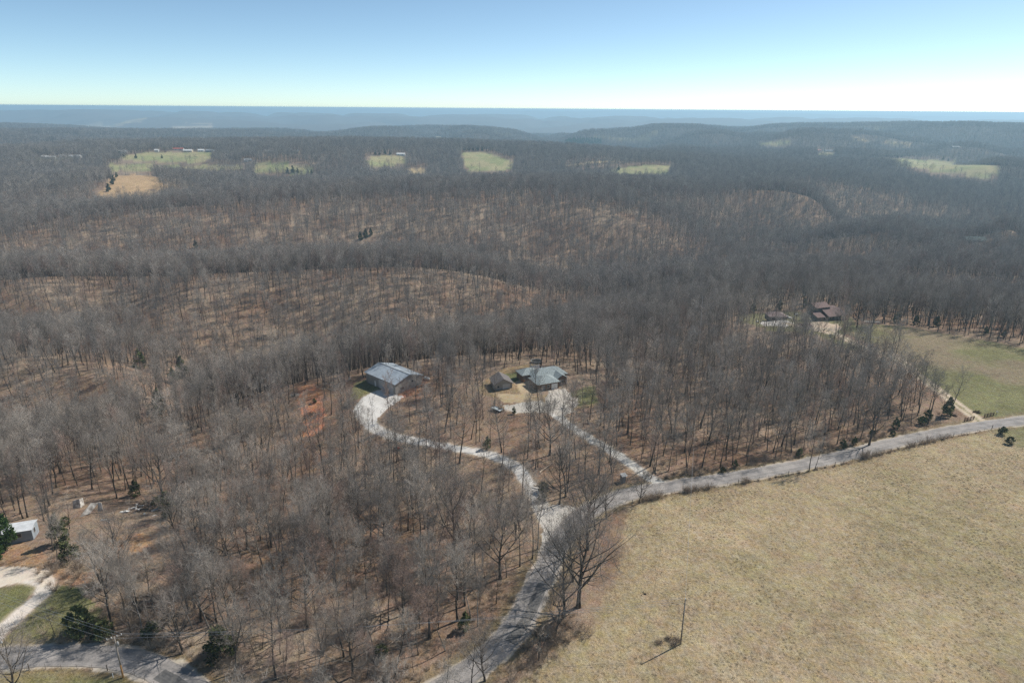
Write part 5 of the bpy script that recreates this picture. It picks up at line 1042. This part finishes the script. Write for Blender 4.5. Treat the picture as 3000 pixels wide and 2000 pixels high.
# red pickup, white car
def pickup(px, py, rz_, mt, label, truck=True):
    p = Q(px, py); e = empty('pickup_truck' if truck else 'parked_car', tuple(p), rz_); tag(e, label, 'pickup' if truck else 'car'); L = 5.4 if truck else 4.5
    prof = [(-L/2, .45), (L/2, .45), (L/2, .95), (L/2 - .2, 1.08), (L/2 - 1.5, 1.15), (-L/2, 1.15)]
    def side(prof, w_, nm, m_, par): k = len(prof); g_ = G().add([(x_, -w_/2, z_) for x_, z_ in prof] + [(x_, w_/2, z_) for x_, z_ in prof], [tuple(range(k)), tuple(range(2*k-1, k-1, -1))] + [(i, i + k, (i+1) % k + k, (i+1) % k) for i in range(k)]); return g_.build(nm, m_, par)
    bd = side(prof, 1.95, 'body', mt, e); cb0 = -.6 if truck else -1.9
    cb = side([(cb0, 1.15), (L/2 - 1.55, 1.15), (L/2 - 2.2, 1.75), (cb0 + .15, 1.78)], 1.75, 'cab', mt, e); side([(cb0 + .12, 1.22), (L/2 - 1.8, 1.22), (L/2 - 2.25, 1.68), (cb0 + .22, 1.7)], 1.79, 'window', M_GLASS, cb)
    if truck: G().box((-L/2 + 1.05, 0, 1.17), (1.8, 1.6, .03)).build('cargo_bed', M_DARK, bd)
    for s_ in (-1, 1):
        for x_ in (-L/2 + 1.0, L/2 - 1.0): G().tube([(x_, s_ * .8, .38), (x_, s_ * 1.0, .38)], [.38, .38], 14).build('wheel', M_DARK, e)
        G().box((L/2 + .01, s_ * .7, .85), (.05, .3, .14)).build('headlight', M_TRIM, e)
pickup(2361, 956, -.25, M_REDD, "dark red pickup parked on the gravel in front of the brown house")
pickup(2307, 934, -.3, M_WHITE, "white car parked between hip-roofed garage and brown house", False); pickup(2823, 711, .3, M_WHITE, "white car at the far green-roofed house", False)
p = Q(2218, 944); tag(G().box((0, 0, .4), (1.2, .8, .8), .4).box((.1, 0, .85), (.9, .6, .12), .4).build('white_bin', M_WHITE), "small white bin on the grass left of the hip-roofed garage", 'bin').location = tuple(p)
p = Q(2545, 991); e = empty('board_fence', tuple(p), -.05); tag(e, "low white board fence on the pasture near the dirt track", 'fence')
for k in range(5): G().box((k * 2.2 - 4.4, 0, .3), (.12, .12, .9)).build('post', M_WHITE, e)
G().box((0, -.08, .6), (9.2, .05, .16)).build('board', M_WHITE, e)
# green-roofed house on the far right slope, and the far farm buildings
M_GROOF = shingle("grey_green_shingle", (.20, .27, .25)); M_REDR = metal_mat("faded_red_roof", (.45, .10, .06), 1.2)
p = Q(2858, 712); e = empty('green_roof_house', tuple(p), -.18); tag(e, "house with a long pale green roof in the woods at far right", 'house'); gable_house(e, -10, 10, 0, 9, 3.2, 3.0, M_DARK, M_GROOF, .8, .2); win(e, -4, 0, 1.6, 2, 1.4); win(e, 4, 0, 1.6, 2, 1.4)
FARM = [(718+9,474,15,9,.5,'W','G',"pale metal barn with a reddish roof edge beside the far pasture"),(359,449,16,9,.2,'W','W',"white farmhouse at the left end of the far pasture road"),(458,445,10,7,0,'W','W',"small white shed on the far pasture ridge, left of the red roofs"),
 (522,441,24,9,0,'W','R',"long red-roofed barn on the far left ridge"),(550,446,20,9,0,'T','W',"cream farm building right of the red-roofed barn"),(588,445,14,9,0,'W','W',"white farmhouse right of the cream farm building"),(614,446,18,9,.1,'G','G',"grey farm building at the right of the far ridge row"),
 (739,436,16,9,0,'W','W',"white building by the golden bush in the far left woods"),(788,448,18,9,0,'W','W',"white house at the start of the pale road in the far woods"),(868,448,12,8,0,'T','G',"small house by the pale road right of the white one"),
 (128,464,14,9,0,'W','W',"leftmost white building of the far left hamlet"),(147,466,20,10,.2,'W','W',"widest white building of the far left hamlet"),(181,462,12,8,0,'W','W',"small white building in the middle of the far left hamlet"),(217,463,26,9,0,'W','W',"long low white building right of the far left hamlet"),
 (40,440,34,10,0,'G','W',"pale building at the far left edge above the hamlet"),(1234,411,26,10,0,'G','G',"grey house in the distant woods left of the cream one"),(1285,404,26,10,.2,'T','T',"cream-coloured house in the distant central woods"),(1174,456,20,8,0,'W','W',"long white shed behind the small green field"),
 (1587,390,70,12,0,'G','W',"long pale building on the distant central plateau"),(1748,374,24,10,0,'W','W',"tiny white building on the distant crest right of centre"),(1871,432,18,9,0,'G','W',"pale house in the woods right of the pine stand"),
 (2374,445,38,12,0,'W','W',"long white barn beside the small green field at right"),(2400,444,16,9,0,'G','R',"reddish-roofed farm building in the right farmyard"),(2429,445,26,9,.1,'G','G',"grey farm building at the right end of the right farmyard"),
 (2763,434,20,10,0,'W','W',"bright white building in the distant woods far right"),(2801,434,24,10,0,'G','G',"grey building right of the bright white one far right"),(2903,438,18,9,0,'G','G',"grey house beside the dark tree at far right"),(2930,440,24,9,0,'W','W',"pale house at the right end of the distant row")]
FM = {'W': M_WHITE, 'T': mat("cream_paint", (.6, .5, .34), .7), 'G': mat("grey_paint", (.3, .31, .32), .7), 'R': M_REDR}
for px, py, L, Wd, rz_, mw, mr, lab in FARM:
    p = Q(px, py); e = empty('farm_building', tuple(p), rz_); tag(e, lab, 'building'); gable_house(e, -L/2, L/2, 0, Wd, 3.6, 2.4, FM[mw], FM[mr], .5, .2)
    for k in (-.25, .2): win(e, L * k, 0, 1.7, 1.8, 1.3)
# ------------------------------------------------------------------ haze
g = G(); g.box((0, 21000, -49), (90000, 43500, 302)); 
hm = bpy.data.materials.new("haze"); hm.use_nodes = True; n = hm.node_tree; n.nodes.remove(n.nodes["Principled BSDF"])
pv = n.nodes.new("ShaderNodeVolumePrincipled"); pv.inputs["Color"].default_value = (.55, .82, 1.0, 1); pv.inputs["Density"].default_value = HAZE; pv.inputs["Anisotropy"].default_value = .3
pv.inputs["Absorption Color"].default_value = (0, 0, 0, 1)
n.links.new(pv.outputs[0], n.nodes["Material Output"].inputs["Volume"])
hz_o = g.build('haze', hm); tag(hz_o, kind='stuff')
